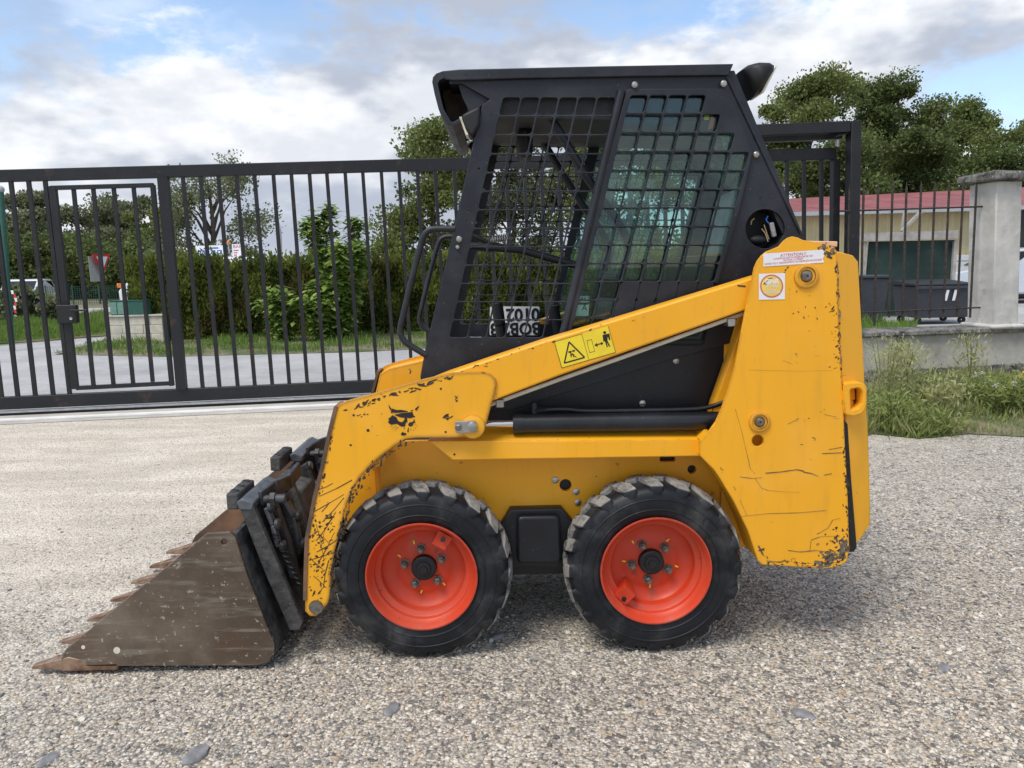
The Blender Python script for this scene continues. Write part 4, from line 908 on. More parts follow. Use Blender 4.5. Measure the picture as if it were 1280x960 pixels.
# ------------------------------------------------------------------ things beyond the gate on the left
def blockwall():
    Y = 11.2; a = U(137, 427, Y); b = U(205, 427, Y); r = empty('block_wall', (a.x, Y, 0), 'short cream concrete block wall carrying the green cabinet', 'wall')
    H = U(150, 394, Y).z; L = b.x - a.x; rows = 3; rh = (H - .03) / rows
    for j in range(rows):
        x = 0 if j % 2 == 0 else -.13
        while x < L:
            x0, x1 = max(0, x) + .004, min(L, x + .38) - .004
            if x1 - x0 > .04: mb = MB(); mb.box((x0, random.uniform(-.004, .004), j * rh + .004), (x1, .2, (j + 1) * rh - .004)); mb.build('block', 'block_cream', r, bevel=.006)
            x += .38
    mb = MB(); mb.box((.006, .012, 0), (L - .006, .19, H - .035)); mb.build('mortar', 'concrete_strip', r)
    mb = MB(); mb.box((-.03, -.03, H - .032), (L + .03, .23, H)); mb.build('coping', 'concrete_strip', r, bevel=.006)
    q0 = U(139, 392, Y + .02); q1 = U(183, 376, Y + .02)
    c = empty('utility_cabinet', (q0.x, Y + .0, H + .001), 'dark green metal cabinet with paler doors on the block wall', 'cabinet'); hh = q1.z - H; ll = q1.x - q0.x
    mb = MB(); mb.box((0, 0, 0), (ll, .2, hh)); mb.build('body', 'cabinet_green', c, bevel=.006)
    for k in range(2): mb = MB(); mb.box((.01 + k * ll * .19, -.012, .015), (.01 + k * ll * .19 + ll * .17, -.002, hh - .015)); dd = mb.build('door', 'cabinet_pale', c, bevel=.003)
    mb = MB(); mb.box((-.01, -.01, hh + .001), (ll + .01, .21, hh + .015)); mb.build('lid', 'cabinet_green', c)
blockwall()
def yield_sign():
    Y = 17.5; c = U(128, 331, Y); r = empty('yield_sign', (c.x, Y, 0), 'red and white triangular give way sign seen edge on behind the wicket', 'sign', rz=R(74))
    z1 = U(128, 317.5, Y).z; z0 = U(128, 343, Y).z; h = z1 - z0; hw = h * .58
    def tri(k, y, m, nm, par): cz = z1 - h / 3; mb = MB(); P = [(-hw * k, y, cz + (z1 - cz) * k), (hw * k, y, cz + (z1 - cz) * k), (0, y, cz + (z0 - cz) * k)]; mb.prism(P, (0, -.004, 0), (0, .004, 0)); return mb.build(nm, m, par)
    f = tri(1, 0, 'sign_red', 'red_border', r); tri(.62, -.009, 'sign_white', 'white_field', r)
    mb = MB(); mb.tube([(0, .05, 0), (0, .05, z1)], .03, 10); mb.build('post', 'galvanised', r)
    mb = MB(); mb.box((-.34, .09, z0 - .18), (-.02, .10, z1 - .06)); mb.build('back_plate', 'galvanised', r)
yield_sign()
def board(name, label, px0, px1, py0, py1, Y, fn):
    a, b = U(px0, py1, Y), U(px1, py0, Y); cx = (a.x + b.x) / 2; r = empty(name, (cx, Y, 0), label, 'sign'); hw = (b.x - a.x) / 2
    mb = MB(); mb.box((-hw, -.015, a.z), (hw, .015, b.z)); mb.build('panel', 'sign_white', r)
    for x in (-hw * .7, hw * .7): mb = MB(); mb.tube([(x, .045, 0), (x, .045, b.z)], .028, 8); mb.build('post', 'galvanised', r)
    fn(r, hw, a.z, b.z)
def s1(r, hw, z0, z1):
    h = z1 - z0
    for x, wd in ((-.55, .16), (.18, .16), (.62, .16)):
        flat('pictogram_square', [[(hw * (x - wd), z0 + h * .1), (hw * (x + wd), z0 + h * .1), (hw * (x + wd), z0 + h * .52), (hw * (x - wd), z0 + h * .52)]], -.019, 'sign_blue', r)
        flat('pictogram', [[(hw * (x - wd * .5), z0 + h * .2), (hw * (x + wd * .5), z0 + h * .2), (hw * (x + wd * .2), z0 + h * .42), (hw * (x - wd * .5), z0 + h * .42)]], -.022, 'sign_white', r)
    flat('lettering_line', [[(-hw * .1, z0 + h * .66), (hw * .55, z0 + h * .66), (hw * .55, z0 + h * .8), (-hw * .1, z0 + h * .8)], [(-hw * .5, z0 + h * .62), (-hw * .3, z0 + h * .62), (-hw * .34, z0 + h * .85)]], -.019, 'sign_blue', r)
board('service_sign', 'wide white sign with blue pictograms above the hedge', 245.5, 281, 306.5, 319.5, 24, s1)
def s2(r, hw, z0, z1):
    text('lettering', 'BAR', (0, -.019, z1 - .09), .15, 'sign_red', r, sx=1.15)
    for k in range(3): flat('lettering_line', [[(-hw * .75, z0 + .04 + k * .08), (-hw * .3 + k * .05, z0 + .04 + k * .08), (-hw * .3 + k * .05, z0 + .07 + k * .08), (-hw * .75, z0 + .07 + k * .08)]], -.019, 'sign_red', r)
board('bar_sign', 'narrow white sign with red letters right of the wide one', 291, 303.5, 305, 321, 24.2, s2)
p = U(285.6, 302, 23.6); r = empty('warning_beacon', (p.x, 23.6, 0), 'small orange beacon lamp between the two signs', 'lamp')
mb = MB(); mb.tube([(0, 0, 0), (0, 0, p.z - .04)], .02, 8); mb.build('post', 'galvanised', r); mb = MB(); mb.lathe([(-.05, 0), (-.05, .05), (.02, .05), (.05, .02), (.055, 0)], (0, 0, p.z), 14, axis='Z'); mb.build('lamp_dome', 'orange_lamp', r)
Y = 40; a = U(352, 340, Y); t = U(347, 274, Y); r = empty('street_lamp', (a.x, Y, 0), 'thin street lamp rising above the hedge between gate bars', 'street lamp')
e_ = U(334, 269.5, Y); mb = MB(); P_ = [(0, 0, 0), (t.x - a.x + .12, 0, t.z - .6), (t.x - a.x, 0, t.z), (e_.x - a.x, 0, e_.z)]; mb.tube(P_, [.07, .05, .045, .03], 8); mb.build('pole', 'galvanised', r)
mb = MB(); mb.ball((e_.x - a.x - .12, 0, e_.z), (.3, .12, .06), 10, 6); mb.build('lamp_head', 'galvanised', r)
Y = 10.2; a = U(14, 425, Y); t = U(1, 240, Y); r = empty('green_pole', (a.x, Y, 0), 'green painted pole with a pale knob at the left edge', 'pole')
mb = MB(); mb.tube([(0, 0, 0), (t.x - a.x, 0, t.z)], .045, 12); mb.build('shaft', 'cabinet_green', r); mb = MB(); mb.ball((t.x - a.x, 0, t.z + .04), .06, 12, 8); mb.build('knob', 'grey_plastic', r)
a2 = U(14, 363, Y - .1); mb = MB()
tp = empty('barrier_tape', (a2.x, Y - .1, 0), 'red and white tape tied to the green pole', 'tape'); 
for k in range(6):
    z1, z0 = a2.z - k * .063, a2.z - (k + 1) * .063 + .002; mb = MB(); x = .03 * math.sin(k) + k * .008; mb.hexa([(x, 0, z0), (x + .035, 0, z0), (x + .035, .003, z0), (x, .003, z0), (x - .01, 0, z1), (x + .03, 0, z1), (x + .03, .003, z1), (x - .01, .003, z1)]); mb.build('tape_band', 'sign_red' if k % 2 else 'tape_white', tp)
Y = 31; r = empty('mesh_fence', (U(110, 385, Y).x, Y, 0), 'green wire mesh fence along the far road under the trees', 'fence'); a = U(-40, 389, Y); b = U(225, 380, Y); H = U(110, 357, Y).z
ox = U(110, 385, Y).x
for k in range(9):
    x = a.x + (b.x - a.x) * k / 8 - ox; mb = MB(); mb.bar((x, 0, 0), (x, 0, H + .05), .05, .05); mb.build('post', 'mesh_green', r)
mb = MB(); nn = 95
for k in range(nn): x = a.x + (b.x - a.x) * k / (nn - 1) - ox; mb.bar((x, .03, .02), (x, .03, H), .014, .014)
for k in range(9): z = .05 + (H - .08) * k / 8; mb.bar((a.x - ox, .03, z), (b.x - ox, .03, z), .014, .014, (0, 0, 1))
o = mb.build('wire_mesh', 'mesh_green', r, smooth=0); o['kind'] = 'stuff'
p = U(188, 372, 24); r, slab = vehicle('delivery_van', 'white van mostly hidden by the left end of the hedge', 'van', (p.x + 1.75, 24, 0), R(180), 5, 2.2, 1.9, 'car_white', [(-2.4, .3), (2.4, .3), (2.42, .7), (2.2, .95), (1.55, 1.1), (1.0, 1.62), (.6, 1.74), (-2.4, 1.74)], [[(1.4, 1.1), (1.0, 1.5), (.45, 1.5), (.45, 1.1)]], None)
slab(4, 'dark_glass', 'windscreen')
for x in (-1.5, 1.5):
    for sy in (-.9, .9): mb = MB(); mb.lathe([(-.1, .0), (-.1, .3), (-.07, .33), (.07, .33), (.1, .3), (.1, .0)], (x, sy, .33), 20); mb.build('wheel', 'plastic_dark', r)
for sy in (-.7, .7): mb = MB(); mb.box((2.38, sy - .15, .8), (2.45, sy + .15, .95)); mb.build('headlight', 'orange_lamp', r, bevel=.02)

# ================================================================== THE LOADER
NY = -.44                                                        # outer plane of the near tyres; the machine is symmetric about y = 0
LD = empty('skid_steer_loader', (0, 0, 0), 'yellow and black compact skid steer loader with a black caged cab', 'loader')

# ---- wheels
def wheel_parts():
    rim_r = .172
    mb = MB()                                                    # tyre, local axis Y, outer face at y = 0, width .15
    prof = [(.016, .160), (.008, .168), (.004, .176), (.0015, .188), (-.001, .205), (-.001, .222), (.001, .240), (.006, .252), (.016, .260), (.032, .264), (.05, .266), (.075, .267), (.10, .266), (.118, .264), (.134, .260), (.144, .252), (.149, .240), (.151, .222), (.151, .205), (.146, .176), (.136, .16)]
    mb.lathe(prof, n=96)
    for r_, hgt in ((.196, .0016), (.229, .0018)): mb.lathe([(.0005, r_ - .003), (-.0025, r_ - .001), (-.0025, r_ + .001), (.001, r_ + .003)], n=96)
    N = 20
    for side in (0, 1):
        for k in range(N):
            a0 = 2 * math.pi * (k + .5 * side) / N
            def q(yy, da, rr): 
                y = yy if side == 0 else .15 - yy; a = a0 + (da if side == 0 else da); return (rr * math.cos(a), y, rr * math.sin(a))
            # angled bar lug: starts on the shoulder, runs to the centre line
            st = [(.001, -.066, .040, .2570), (.009, -.054, .088, .2715), (.040, -.012, .092, .2800), (.085, .055, .070, .2815)]
            vs = []; fs = []
            for (yy, da, wd, rr) in st:
                vs += [q(yy, da - wd, rr - .018), q(yy, da - wd * .80, rr), q(yy, da + wd * .80, rr), q(yy, da + wd, rr - .018)]
            for i in range(len(st) - 1):
                for j in range(3): fs.append((i * 4 + j, i * 4 + j + 1, i * 4 + j + 5, i * 4 + j + 4))
            fs += [(0, 1, 2, 3), (12, 15, 14, 13)]; mb.add(vs, fs)
    tyre = mb.mesh('tyre', 'rubber', 40)
    mb = MB(); prof = [(.016, .160), (.004, .168), (-.003, .173), (-.006, .172), (-.006, .168), (.002, .163), (.012, .159), (.020, .155), (.026, .150), (.040, .149), (.046, .142), (.050, .133), (.072, .130), (.080, .124), (.086, .112), (.090, .098), (.089, .088), (.085, .080), (.085, .039)]
    mb.lathe(prof, n=72)
    mb.lathe([(.02, .160), (.06, .15), (.14, .158)], n=48)
    rim = mb.mesh('rim', 'orange_paint', 28)
    mb = MB(); mb.lathe([(.085, .041), (.066, .039), (.063, .034), (.063, .024), (.058, .022), (.057, .013), (.052, .012), (.052, 0)], n=32); hub = mb.mesh('hub_cap', 'plastic_dark', 30)
    mb = MB(); mb.lathe([(.085, .0165), (.080, .0165), (.080, .0125), (.066, .0122), (.063, .010), (.063, .0065), (.055, .0065), (.055, 0)], n=6, axis='Y'); nut = mb.mesh('wheel_nut', 'bolt_steel', 20)
    mb = MB(); mb.add([(-.022, .02, -.026), (.022, .02, -.026), (.024, .022, .02), (-.024, .022, .02), (-.018, .085, -.034), (.018, .085, -.034), (.02, .085, .012), (-.02, .085, .012), (0, .026, -.004)], [(0, 1, 8), (1, 2, 8), (2, 3, 8), (3, 0, 8), (0, 4, 5, 1), (1, 5, 6, 2), (3, 7, 4, 0), (2, 6, 7, 3)]); vg = mb.mesh('valve_guard', 'orange_hub_paint', 25)
    mb = MB(); mb.tube([(0, .012, .004), (0, .004, .009)], .0075, 10); vs_ = mb.mesh('valve', 'plastic_dark', 30)
    mb = MB(); mb.bar((-.005, .0845, 0), (.006, .0845, .002), .005, .0008, (0, 0, 1)); mk = mb.mesh('paint_mark', 'yellow_mark', 0)
    return tyre, rim, hub, nut, vg, vs_, mk
WP_ = wheel_parts()
def ln_(a, b, w_):
    d = math.hypot(b[0] - a[0], b[1] - a[1]) or 1; nx, ny = -(b[1] - a[1]) / d * w_, (b[0] - a[0]) / d * w_
    return [(a[0] + nx, a[1] + ny), (b[0] + nx, b[1] + ny), (b[0] - nx, b[1] - ny), (a[0] - nx, a[1] - ny)]
def put_wheel(x, near, ang):
    sg = 1 if near else -1
    Mx = Matrix.Translation((x, NY * sg, .274)) @ (Matrix.Identity(4) if near else Matrix.Rotation(math.pi, 4, 'Z')) @ Matrix.Rotation(-ang, 4, 'Y')
    rim = link('wheel', WP_[1], LD); rim.matrix_local = Mx
    tyre = link('tyre', WP_[0], rim); bv_ = tyre.modifiers.new('bevel', 'BEVEL'); bv_.width = .0045; bv_.segments = 2; bv_.limit_method = 'ANGLE'; bv_.angle_limit = R(38)
    if near:
        cr_ = []
        for a0, r0 in ((155, .20), (175, .225), (243, .22), (262, .235), (300, .215), (20, .21)):
            a1 = R(a0); pt = [((r0 + d_ * .016) * math.cos(a1 + d_ * .05 * random.uniform(-1, 1)), (r0 + d_ * .016) * math.sin(a1 + d_ * .05 * random.uniform(-1, 1))) for d_ in (-1, -.3, .3, 1)]
            for p_, q_ in zip(pt, pt[1:]): cr_.append(ln_(p_, q_, .0016 * random.uniform(.4, 1)))
        flat('sidewall_crack', cr_, -.0034, 'sticker_ink', rim, 'stuff')
    link('hub_cap', WP_[2], rim)
    for k in range(5):
        a = R(97 + 72 * k); o = link('wheel_nut', WP_[3], rim); o.location = (.062 * math.cos(a), 0, .062 * math.sin(a)); o.rotation_euler.y = random.random()
        o = link('paint_mark', WP_[6], rim); a2 = a + R(random.uniform(-22, 22)); o.location = (.085 * math.cos(a2), 0, .085 * math.sin(a2)); o.rotation_euler.y = -a2 + .4
    a = R(59); o = link('valve_guard', WP_[4], rim); o.location = (.128 * math.cos(a), 0, .128 * math.sin(a)); o.rotation_euler.y = R(90) - a
    o = link('valve', WP_[5], rim); o.location = (.128 * math.cos(a), 0, .128 * math.sin(a)); o.rotation_euler.y = R(90) - a
put_wheel(-.361, True, 0); put_wheel(.361, True, R(164.5)); put_wheel(-.361, False, 1); put_wheel(.361, False, 2)

# ---- chassis
YC = -.275
ch = plate('chassis_side', [pl([(475, 552), (475, 640), (500, 690), (545, 702), (905, 702), (935, 680), (938, 600), (905, 545)], YC), pl(circle(707, 606.5, 7.5, 16), YC), pl(circle(865, 587, 5.5, 14), YC), rounded(pl([(825, 571), (844, 571), (844, 577), (825, 577)], YC), .004)], YC, YC + .02, 'yellow_paint_clean', LD)
mirror(ch)
mb = MB(); c0 = U(477, 560, YC); c1 = U(905, 702, YC); mb.box((c0.x, YC + .022, .195), (c1.x, -YC - .022, c0.z - .04)); mb.build('belly_pan', 'panel_black', LD)
mb = MB(); mb.box((c0.x - .03, YC + .03, .33), (c0.x - .002, -YC - .03, c0.z - .02)); mb.build('front_plate', 'yellow_paint_clean', LD)
for x in (-.361, .361):
    for sg in (-1, 1): mb = MB(); mb.tube([(x, sg * .26, .268), (x, sg * .335, .268)], .075, 24); mb.build('axle_housing', 'panel_black', LD)
cv = plate('axle_cover', [pl([(622, 662), (638, 637), (702, 635.5), (716, 652), (716, 709), (622, 709)], -.32)], -.32, YC - .001, 'panel_black', LD, .006)
cp = plate('cover_bulge', [rounded(pl([(646, 646), (700, 645), (703, 704), (646, 705)], -.345), .02)], -.345, -.3205, 'panel_black', LD, .010, 3)
for px, py in [(694, 600), (720, 614.5), (722, 628)]:
    p = U(px, py, YC); mb = MB(); mb.lathe([(0, .011), (-.004, .011), (-.006, .008), (-.006, 0)], (p.x, YC, p.z), 12); mb.build('bolt', 'zinc', LD)
# fender step: flange and tread
YF = -.405
f0 = pl([(535, 551), (874, 549.5), (876, 570.5), (566, 575.5)], YF)
fd = plate('fender', [f0], YF, YF + .012, 'yellow_paint_clean', LD, .004); mirror(fd)
mb = MB(); a, b = f0[0], f0[1]; zi = U(650, 531, YC).z
mb.hexa([(a[0], YF + .012, a[1] - .014), (b[0], YF + .012, b[1] - .014), (b[0], YC, zi - .014), (a[0], YC, zi - .014), (a[0], YF + .004, a[1]), (b[0], YF + .004, b[1]), (b[0], YC, zi), (a[0], YC, zi)]); o = mb.build('fender_top', 'yellow_paint_clean', LD, bevel=.004); mirror(o)

# ---- black side panel under the arm
YP = -.285
sp = plate('side_panel', [pl([(590, 506), (640, 470), (800, 420), (960, 360), (960, 480), (905, 542), (600, 546)], YP)], YP, YP + .01, 'panel_black', LD, .002); mirror(sp)
for px, py in [(845, 451), (803, 504), (881, 432)]:
    p = U(px, py, YP); mb = MB(); mb.lathe([(0, .0105), (-.004, .0105), (-.007, .007), (-.008, 0)], (p.x, YP, p.z), 14); mb.build('bolt', 'zinc', LD)
fpx('vent_slots', [circle(883, 436, 1.3, 8), circle(903, 436, 1.3, 8), circle(828, 470, 1.6, 8), circle(768, 471, 1.6, 8), circle(787, 485, 1.6, 8), [(833, 441.5), (841, 441), (841, 442.6), (833, 443)], [(867, 441), (877, 440.5), (877, 442), (867, 442.5)], [(799, 457), (801, 457), (799, 464), (797.5, 464)]], YP - .0006, 'sticker_ink', LD, 'stuff')

# ---- rear towers
YT = -.455
T_OUT = [(941, 346), (943, 335), (947, 326), (952, 319.5), (958, 314.5), (974, 308), (980, 301), (985.5, 297), (991, 295.5), (998, 297), (1004, 300), (1025, 303), (1043, 309), (1046.5, 314), (1048, 383), (1052, 462), (1054.5, 505), (1056.5, 555), (1060, 620), (1062, 687), (1059, 702), (1048, 709), (1030, 711), (953, 706.5), (947, 701), (935, 664), (917.5, 627.5), (901, 600), (892.5, 587.5), (880, 575), (875.5, 570), (875.5, 552), (885, 541), (895, 527), (902, 511), (910, 488), (919, 457), (931, 393)]
tw = plate('tower_plate', [pl(T_OUT, YT), pl(circle(947.5, 551, 7.2, 20), YT)], YT, YT + .012, YEL.name, LD, .003); mt = mirror(tw)
T_IN = [(930, 400), (1035, 312), (1050, 470), (1058, 690), (955, 704), (885, 575), (880, 560), (898, 505)]
ti = plate('tower_inner', [pl([(914, 446), (930, 395), (1040, 330), (1050, 690), (960, 700), (905, 596), (888, 576), (884, 548), (893, 505)], -.36)], -.36, -.30, 'yellow_paint_clean', LD, .003); mirror(ti)
# edge flange closing the tower towards the tailgate
e_ = pl([(1044, 312), (1048, 383), (1052, 462), (1056.5, 555), (1062, 687)], YT + .012); mb = MB()
for (x0, z0), (x1, z1) in zip(e_, e_[1:]): mb.hexa([(x0 - .012, YT + .0125, z0), (x0 - .002, YT + .0125, z0), (x0 - .002, -.30, z0), (x0 - .012, -.30, z0), (x1 - .012, YT + .0125, z1), (x1 - .002, YT + .0125, z1), (x1 - .002, -.30, z1), (x1 - .012, -.30, z1)])
o = mb.build('tower_edge', 'yellow_paint_clean', LD); mirror(o)
e2 = pl([(885, 541), (875.5, 552), (875.5, 570), (892.5, 587.5), (917.5, 627.5), (935, 664), (947, 701)], YT + .012); mb = MB()
for (x0, z0), (x1, z1) in zip(e2, e2[1:]): mb.hexa([(x0 + .002, YT + .0125, z0), (x0 + .010, YT + .0125, z0), (x0 + .010, -.30, z0), (x0 + .002, -.30, z0), (x1 + .002, YT + .0125, z1), (x1 + .010, YT + .0125, z1), (x1 + .010, -.30, z1), (x1 + .002, -.30, z1)])
o = mb.build('wheel_arch', 'yellow_paint_clean', LD); mirror(o)
# tailgate: its near cheek slants away from the tower edge
def cheek(name, L_, Rr, y0, y1, mat, th=.02):
    A = [U(a, b, y0) for a, b in L_]; B = [U(a, b, y1) for a, b in Rr]; mb = MB(); n = len(A)
    poly = A + B[::-1]; cen = sum(poly, Vector()) / len(poly)
    mb.prism(poly, (0, 0, 0), (-.012, th, 0)); return mb.build(name, mat, LD, bevel=.003)
ck = cheek('tower_rear_cheek', [(1046.5, 314), (1048.5, 383), (1053, 462), (1055, 500)], [(1066, 319), (1073, 327), (1076, 383), (1079, 436), (1082, 500)], YT + .005, YT + .05, 'yellow_paint_clean')
mirror(ck)
tgc = cheek('tailgate_cheek', [(1057, 500), (1057.6, 540), (1060.9, 600), (1063.2, 650), (1066, 682)], [(1083, 500), (1086, 555), (1088, 630), (1088, 655), (1080, 668), (1070, 680)], YT + .015, YT + .05, YEL.name)
mirror(tgc)
q0 = U(1081, 500, YT + .05); q1 = U(1070, 680, YT + .05); qt = U(1070, 322, YT + .05)
mb = MB(); mb.prism([(U(1050, 330, YT).x, 0, qt.z), (qt.x + .005, 0, qt.z - .01), (q0.x, 0, q0.z), (U(1086, 630, YT + .05).x, 0, U(1086, 630, YT + .05).z), (q1.x, 0, q1.z), (U(1050, 330, YT).x, 0, q1.z)], (0, YT + .07, 0), (0, -YT - .07, 0)); mb.build('tailgate', 'yellow_paint_clean', LD, bevel=.006)
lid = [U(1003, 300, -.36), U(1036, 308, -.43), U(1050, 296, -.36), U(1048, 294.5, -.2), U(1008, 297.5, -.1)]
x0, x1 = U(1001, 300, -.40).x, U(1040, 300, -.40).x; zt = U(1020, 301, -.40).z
mb = MB(); mb.hexa([(x0, -.44, zt - .012), (x1, -.44, zt - .020), (x1, .44, zt - .020), (x0, .44, zt - .012), (x0, -.44, zt), (x1, -.44, zt - .004), (x1, .44, zt - .004), (x0, .44, zt)]); mb.build('engine_lid', 'peach_sky_sheen', LD, bevel=.003)  # lid is yellow too; its pale peach is a painted sky reflection
mb = MB(); ex0 = U(905, 500, -.3).x; ex1 = U(1045, 500, -.4).x; mb.box((ex0, -.29, .33), (ex1, .29, zt - .03)); mb.build('engine_housing', 'yellow_paint_clean', LD)
fpx('tailgate_gap', [[(1054, 524), (1059.5, 530), (1064, 600), (1071, 684), (1067, 690), (1060, 690)]], YT + .014, 'sticker_ink', LD)
# hinge hook
hk = [(1056, 479), (1078, 478), (1084, 483), (1084, 508), (1079, 518), (1066, 521), (1057, 519), (1055, 500)]
plate('hinge_bracket', [rounded(pl(hk, YT - .012), .012), rounded(pl([(1063, 487), (1074, 485), (1078, 489), (1078, 505), (1074, 510), (1064, 513)], YT - .012), .006)], YT - .012, YT + .03, YEL.name, LD, .004)
mb = MB(); mb.box((U(1060, 480, YT).x, YT + .028, U(1060, 518, YT).z), (U(1080, 480, YT).x, YT + .032, U(1060, 484, YT).z)); mb.build('hinge_recess', 'brown_inside', LD)
def boss(px, py, r1, name='pivot_boss', y=YT):
    p = U(px, py, y); mb = MB(); mb.lathe([(0, r1), (-.006, r1), (-.008, r1 - .003), (-.008, r1 * .72), (-.004, r1 * .68), (-.004, r1 * .5)], (p.x, y, p.z), 32); b = mb.build(name, 'yellow_paint_battered', LD)
    mb = MB(); mb.lathe([(-.001, r1 * .5), (-.010, r1 * .36), (-.011, r1 * .3), (-.011, r1 * .12), (-.004, r1 * .1), (-.004, 0)], (p.x, y, p.z), 20); mb.build('pivot_pin', 'bolt_steel', b)
boss(1007.5, 345, .036); boss(949, 527, .032)

# ---- lift arms
YA = -.43
A_TUBE = [(500, 491), (560, 467), (680, 426.5), (760, 402.5), (950, 344.5), (950, 382), (932, 388), (780, 441), (700, 469.5), (617, 501), (560, 512), (500, 520)]
ar = plate('lift_arm', [pl(A_TUBE, YA)], YA, YA + .085, 'yellow_paint_clean', LD, .006, 2); mirror(ar)
A_EL = [(420, 510), (424, 505), (436, 500), (480, 488), (530, 473.5), (567, 465.5), (605, 464.5), (614, 467.5), (620, 474), (621, 481), (617, 497), (606, 537), (602, 543), (595, 546.5), (560, 547.5), (522, 547.5), (508, 549), (494, 557), (478, 569), (464, 581), (450, 597), (441, 612), (434, 628), (429, 645), (423, 670), (418, 690), (413.5, 717), (413, 743), (410, 754), (403, 763), (395, 770.5), (387, 770.5), (381, 764), (381.5, 740), (382, 717), (383.5, 673), (393, 623), (403, 583), (412, 540)]
el = plate('arm_knee', [pl(A_EL, YA - .008)], YA - .008, YA - .0005, 'yellow_paint_battered', LD, .003); mirror(el)
A_BX = [(424, 512), (440, 503), (500, 489), (500, 528), (480, 552), (450, 585), (435, 610), (424, 645), (410, 700), (408, 745), (395, 762), (386, 760), (386, 720), (388, 673), (398, 623), (408, 583)]
kb = plate('knee_box', [pl(A_BX, YA)], YA, YA + .085, 'yellow_paint_battered', LD, .004); mirror(kb)
# rust brown leading edge strip of the knee, a plate of its own
ledge = [(420, 508), (412, 540), (403, 583), (393, 623), (383.5, 673), (382, 717), (381.5, 750)]
for nm in ('edge_bar',):
    mb = MB(); P = [U(a, b, YA - .009) for a, b in ledge]
    for a, b in zip(P, P[1:]): mb.hexa([a + Vector((-.006, -.002, 0)), a + Vector((.005, -.002, 0)), a + Vector((.005, .09, 0)), a + Vector((-.006, .09, 0)), b + Vector((-.006, -.002, 0)), b + Vector((.005, -.002, 0)), b + Vector((.005, .09, 0)), b + Vector((-.006, .09, 0))])
    o = mb.build(nm, 'rust_inside', LD); mirror(o)
p = U(396, 757, YA); mb = MB(); mb.tube([(p.x, YA - .014, p.z), (p.x, -YA + .014, p.z)], .022, 20); mb.build('lower_pivot_shaft', 'bolt_steel', LD)
fi = plate('frame_cheek', [pl([(436, 548), (480, 545), (480, 690), (462, 705), (440, 690), (428, 640)], -.22)], -.22, -.205, 'yellow_paint_clean', LD, .002); mirror(fi)
p = U(462, 560, YA + .05); mb = MB(); mb.tube([(p.x, YA + .07, p.z - .02), (p.x, -YA - .07, p.z - .02)], .05, 24); mb.build('cross_tube', 'yellow_paint_clean', LD)
# pressed weld seam of the knee plate and pipe under the arm
def tubepx(name, pts, y, r, mat, n=10, it=2, par=LD, ys=None):
    P = [U(a, b, y if ys is None else ys[i]) for i, (a, b) in enumerate(pts)]; P = smoothpath(P, it) if it else P; mb = MB(); mb.tube(P, r, n); return mb.build(name, mat, par, smooth=50)
tubepx('hydraulic_pipe', [(612, 506), (700, 474), (780, 446), (860, 417), (931, 391.5)], YA + .03, .0065, 'pipe_cream', it=0)
for px, py in [(625, 504), (914, 403)]:
    p = U(px, py, YA + .02); mb = MB(); mb.box((p.x - .012, p.y - .01, p.z - .012), (p.x + .012, p.y + .04, p.z + .012)); cb = mb.build('pipe_clamp', 'zinc', LD, bevel=.003)
# cylinder
YL = -.37
p0, p1 = U(646, 529.5, YL), U(905, 526, YL); mb = MB(); mb.tube([p0, p1], .0295, 28); cy = mb.build('lift_cylinder', 'cylinder_black', LD)
mb = MB(); d = (p1 - p0).normalized(); mb.tube([p0 - d * .012, p0 + d * .02], .0315, 28); mb.build('gland_nut', 'cylinder_black', cy)
mb = MB(); mb.tube([p0 - d * .14, p0 + d * .02], .0115, 16); mb.build('piston_rod', 'chrome', cy)
for o in [cy] + list(cy.children):
    c = mirror(o, parent=LD if o == cy else None)
    if o == cy: cyf = c
    else: c.parent = cyf
tubepx('hydraulic_hose', [(672, 512.5), (710, 511), (726, 514), (780, 513.5), (860, 512), (885, 510), (904, 503)], -.36, .0075, 'cylinder_black')
p = U(668, 508, -.36); mb = MB(); mb.tube([p - Vector((0, 0, .03)), p + Vector((0, 0, .012))], .009, 8); mb.tube([p + Vector((-.002, 0, -.012)), p + Vector((.035, 0, -.011))], .010, 6); mb.build('hose_fitting', 'cylinder_black', LD)
# rod end clevis on the knee
p = U(591, 534, YA - .009); mb = MB(); mb.lathe([(0, .036), (-.005, .036), (-.007, .032), (-.007, 0)], (p.x, YA - .0095, p.z + .002), 28); mb.build('rod_boss', YEL.name, LD)
plate('locking_plate', [rounded(pl([(568.5, 526.5), (595.5, 526), (596.5, 541), (569, 542)], YA - .026), .008)], YA - .026, YA - .0175, 'zinc', LD, .002)
for px, py, r_ in [(573, 534, .0105), (590.5, 533, .014)]:
    p = U(px, py, YA - .026); mb = MB(); mb.lathe([(0, r_), (-.007, r_), (-.009, r_ * .75), (-.009, 0)], (p.x, YA - .0265, p.z), 6 if r_ < .012 else 16); mb.build('bolt', 'bolt_steel' if r_ < .012 else 'zinc', LD)

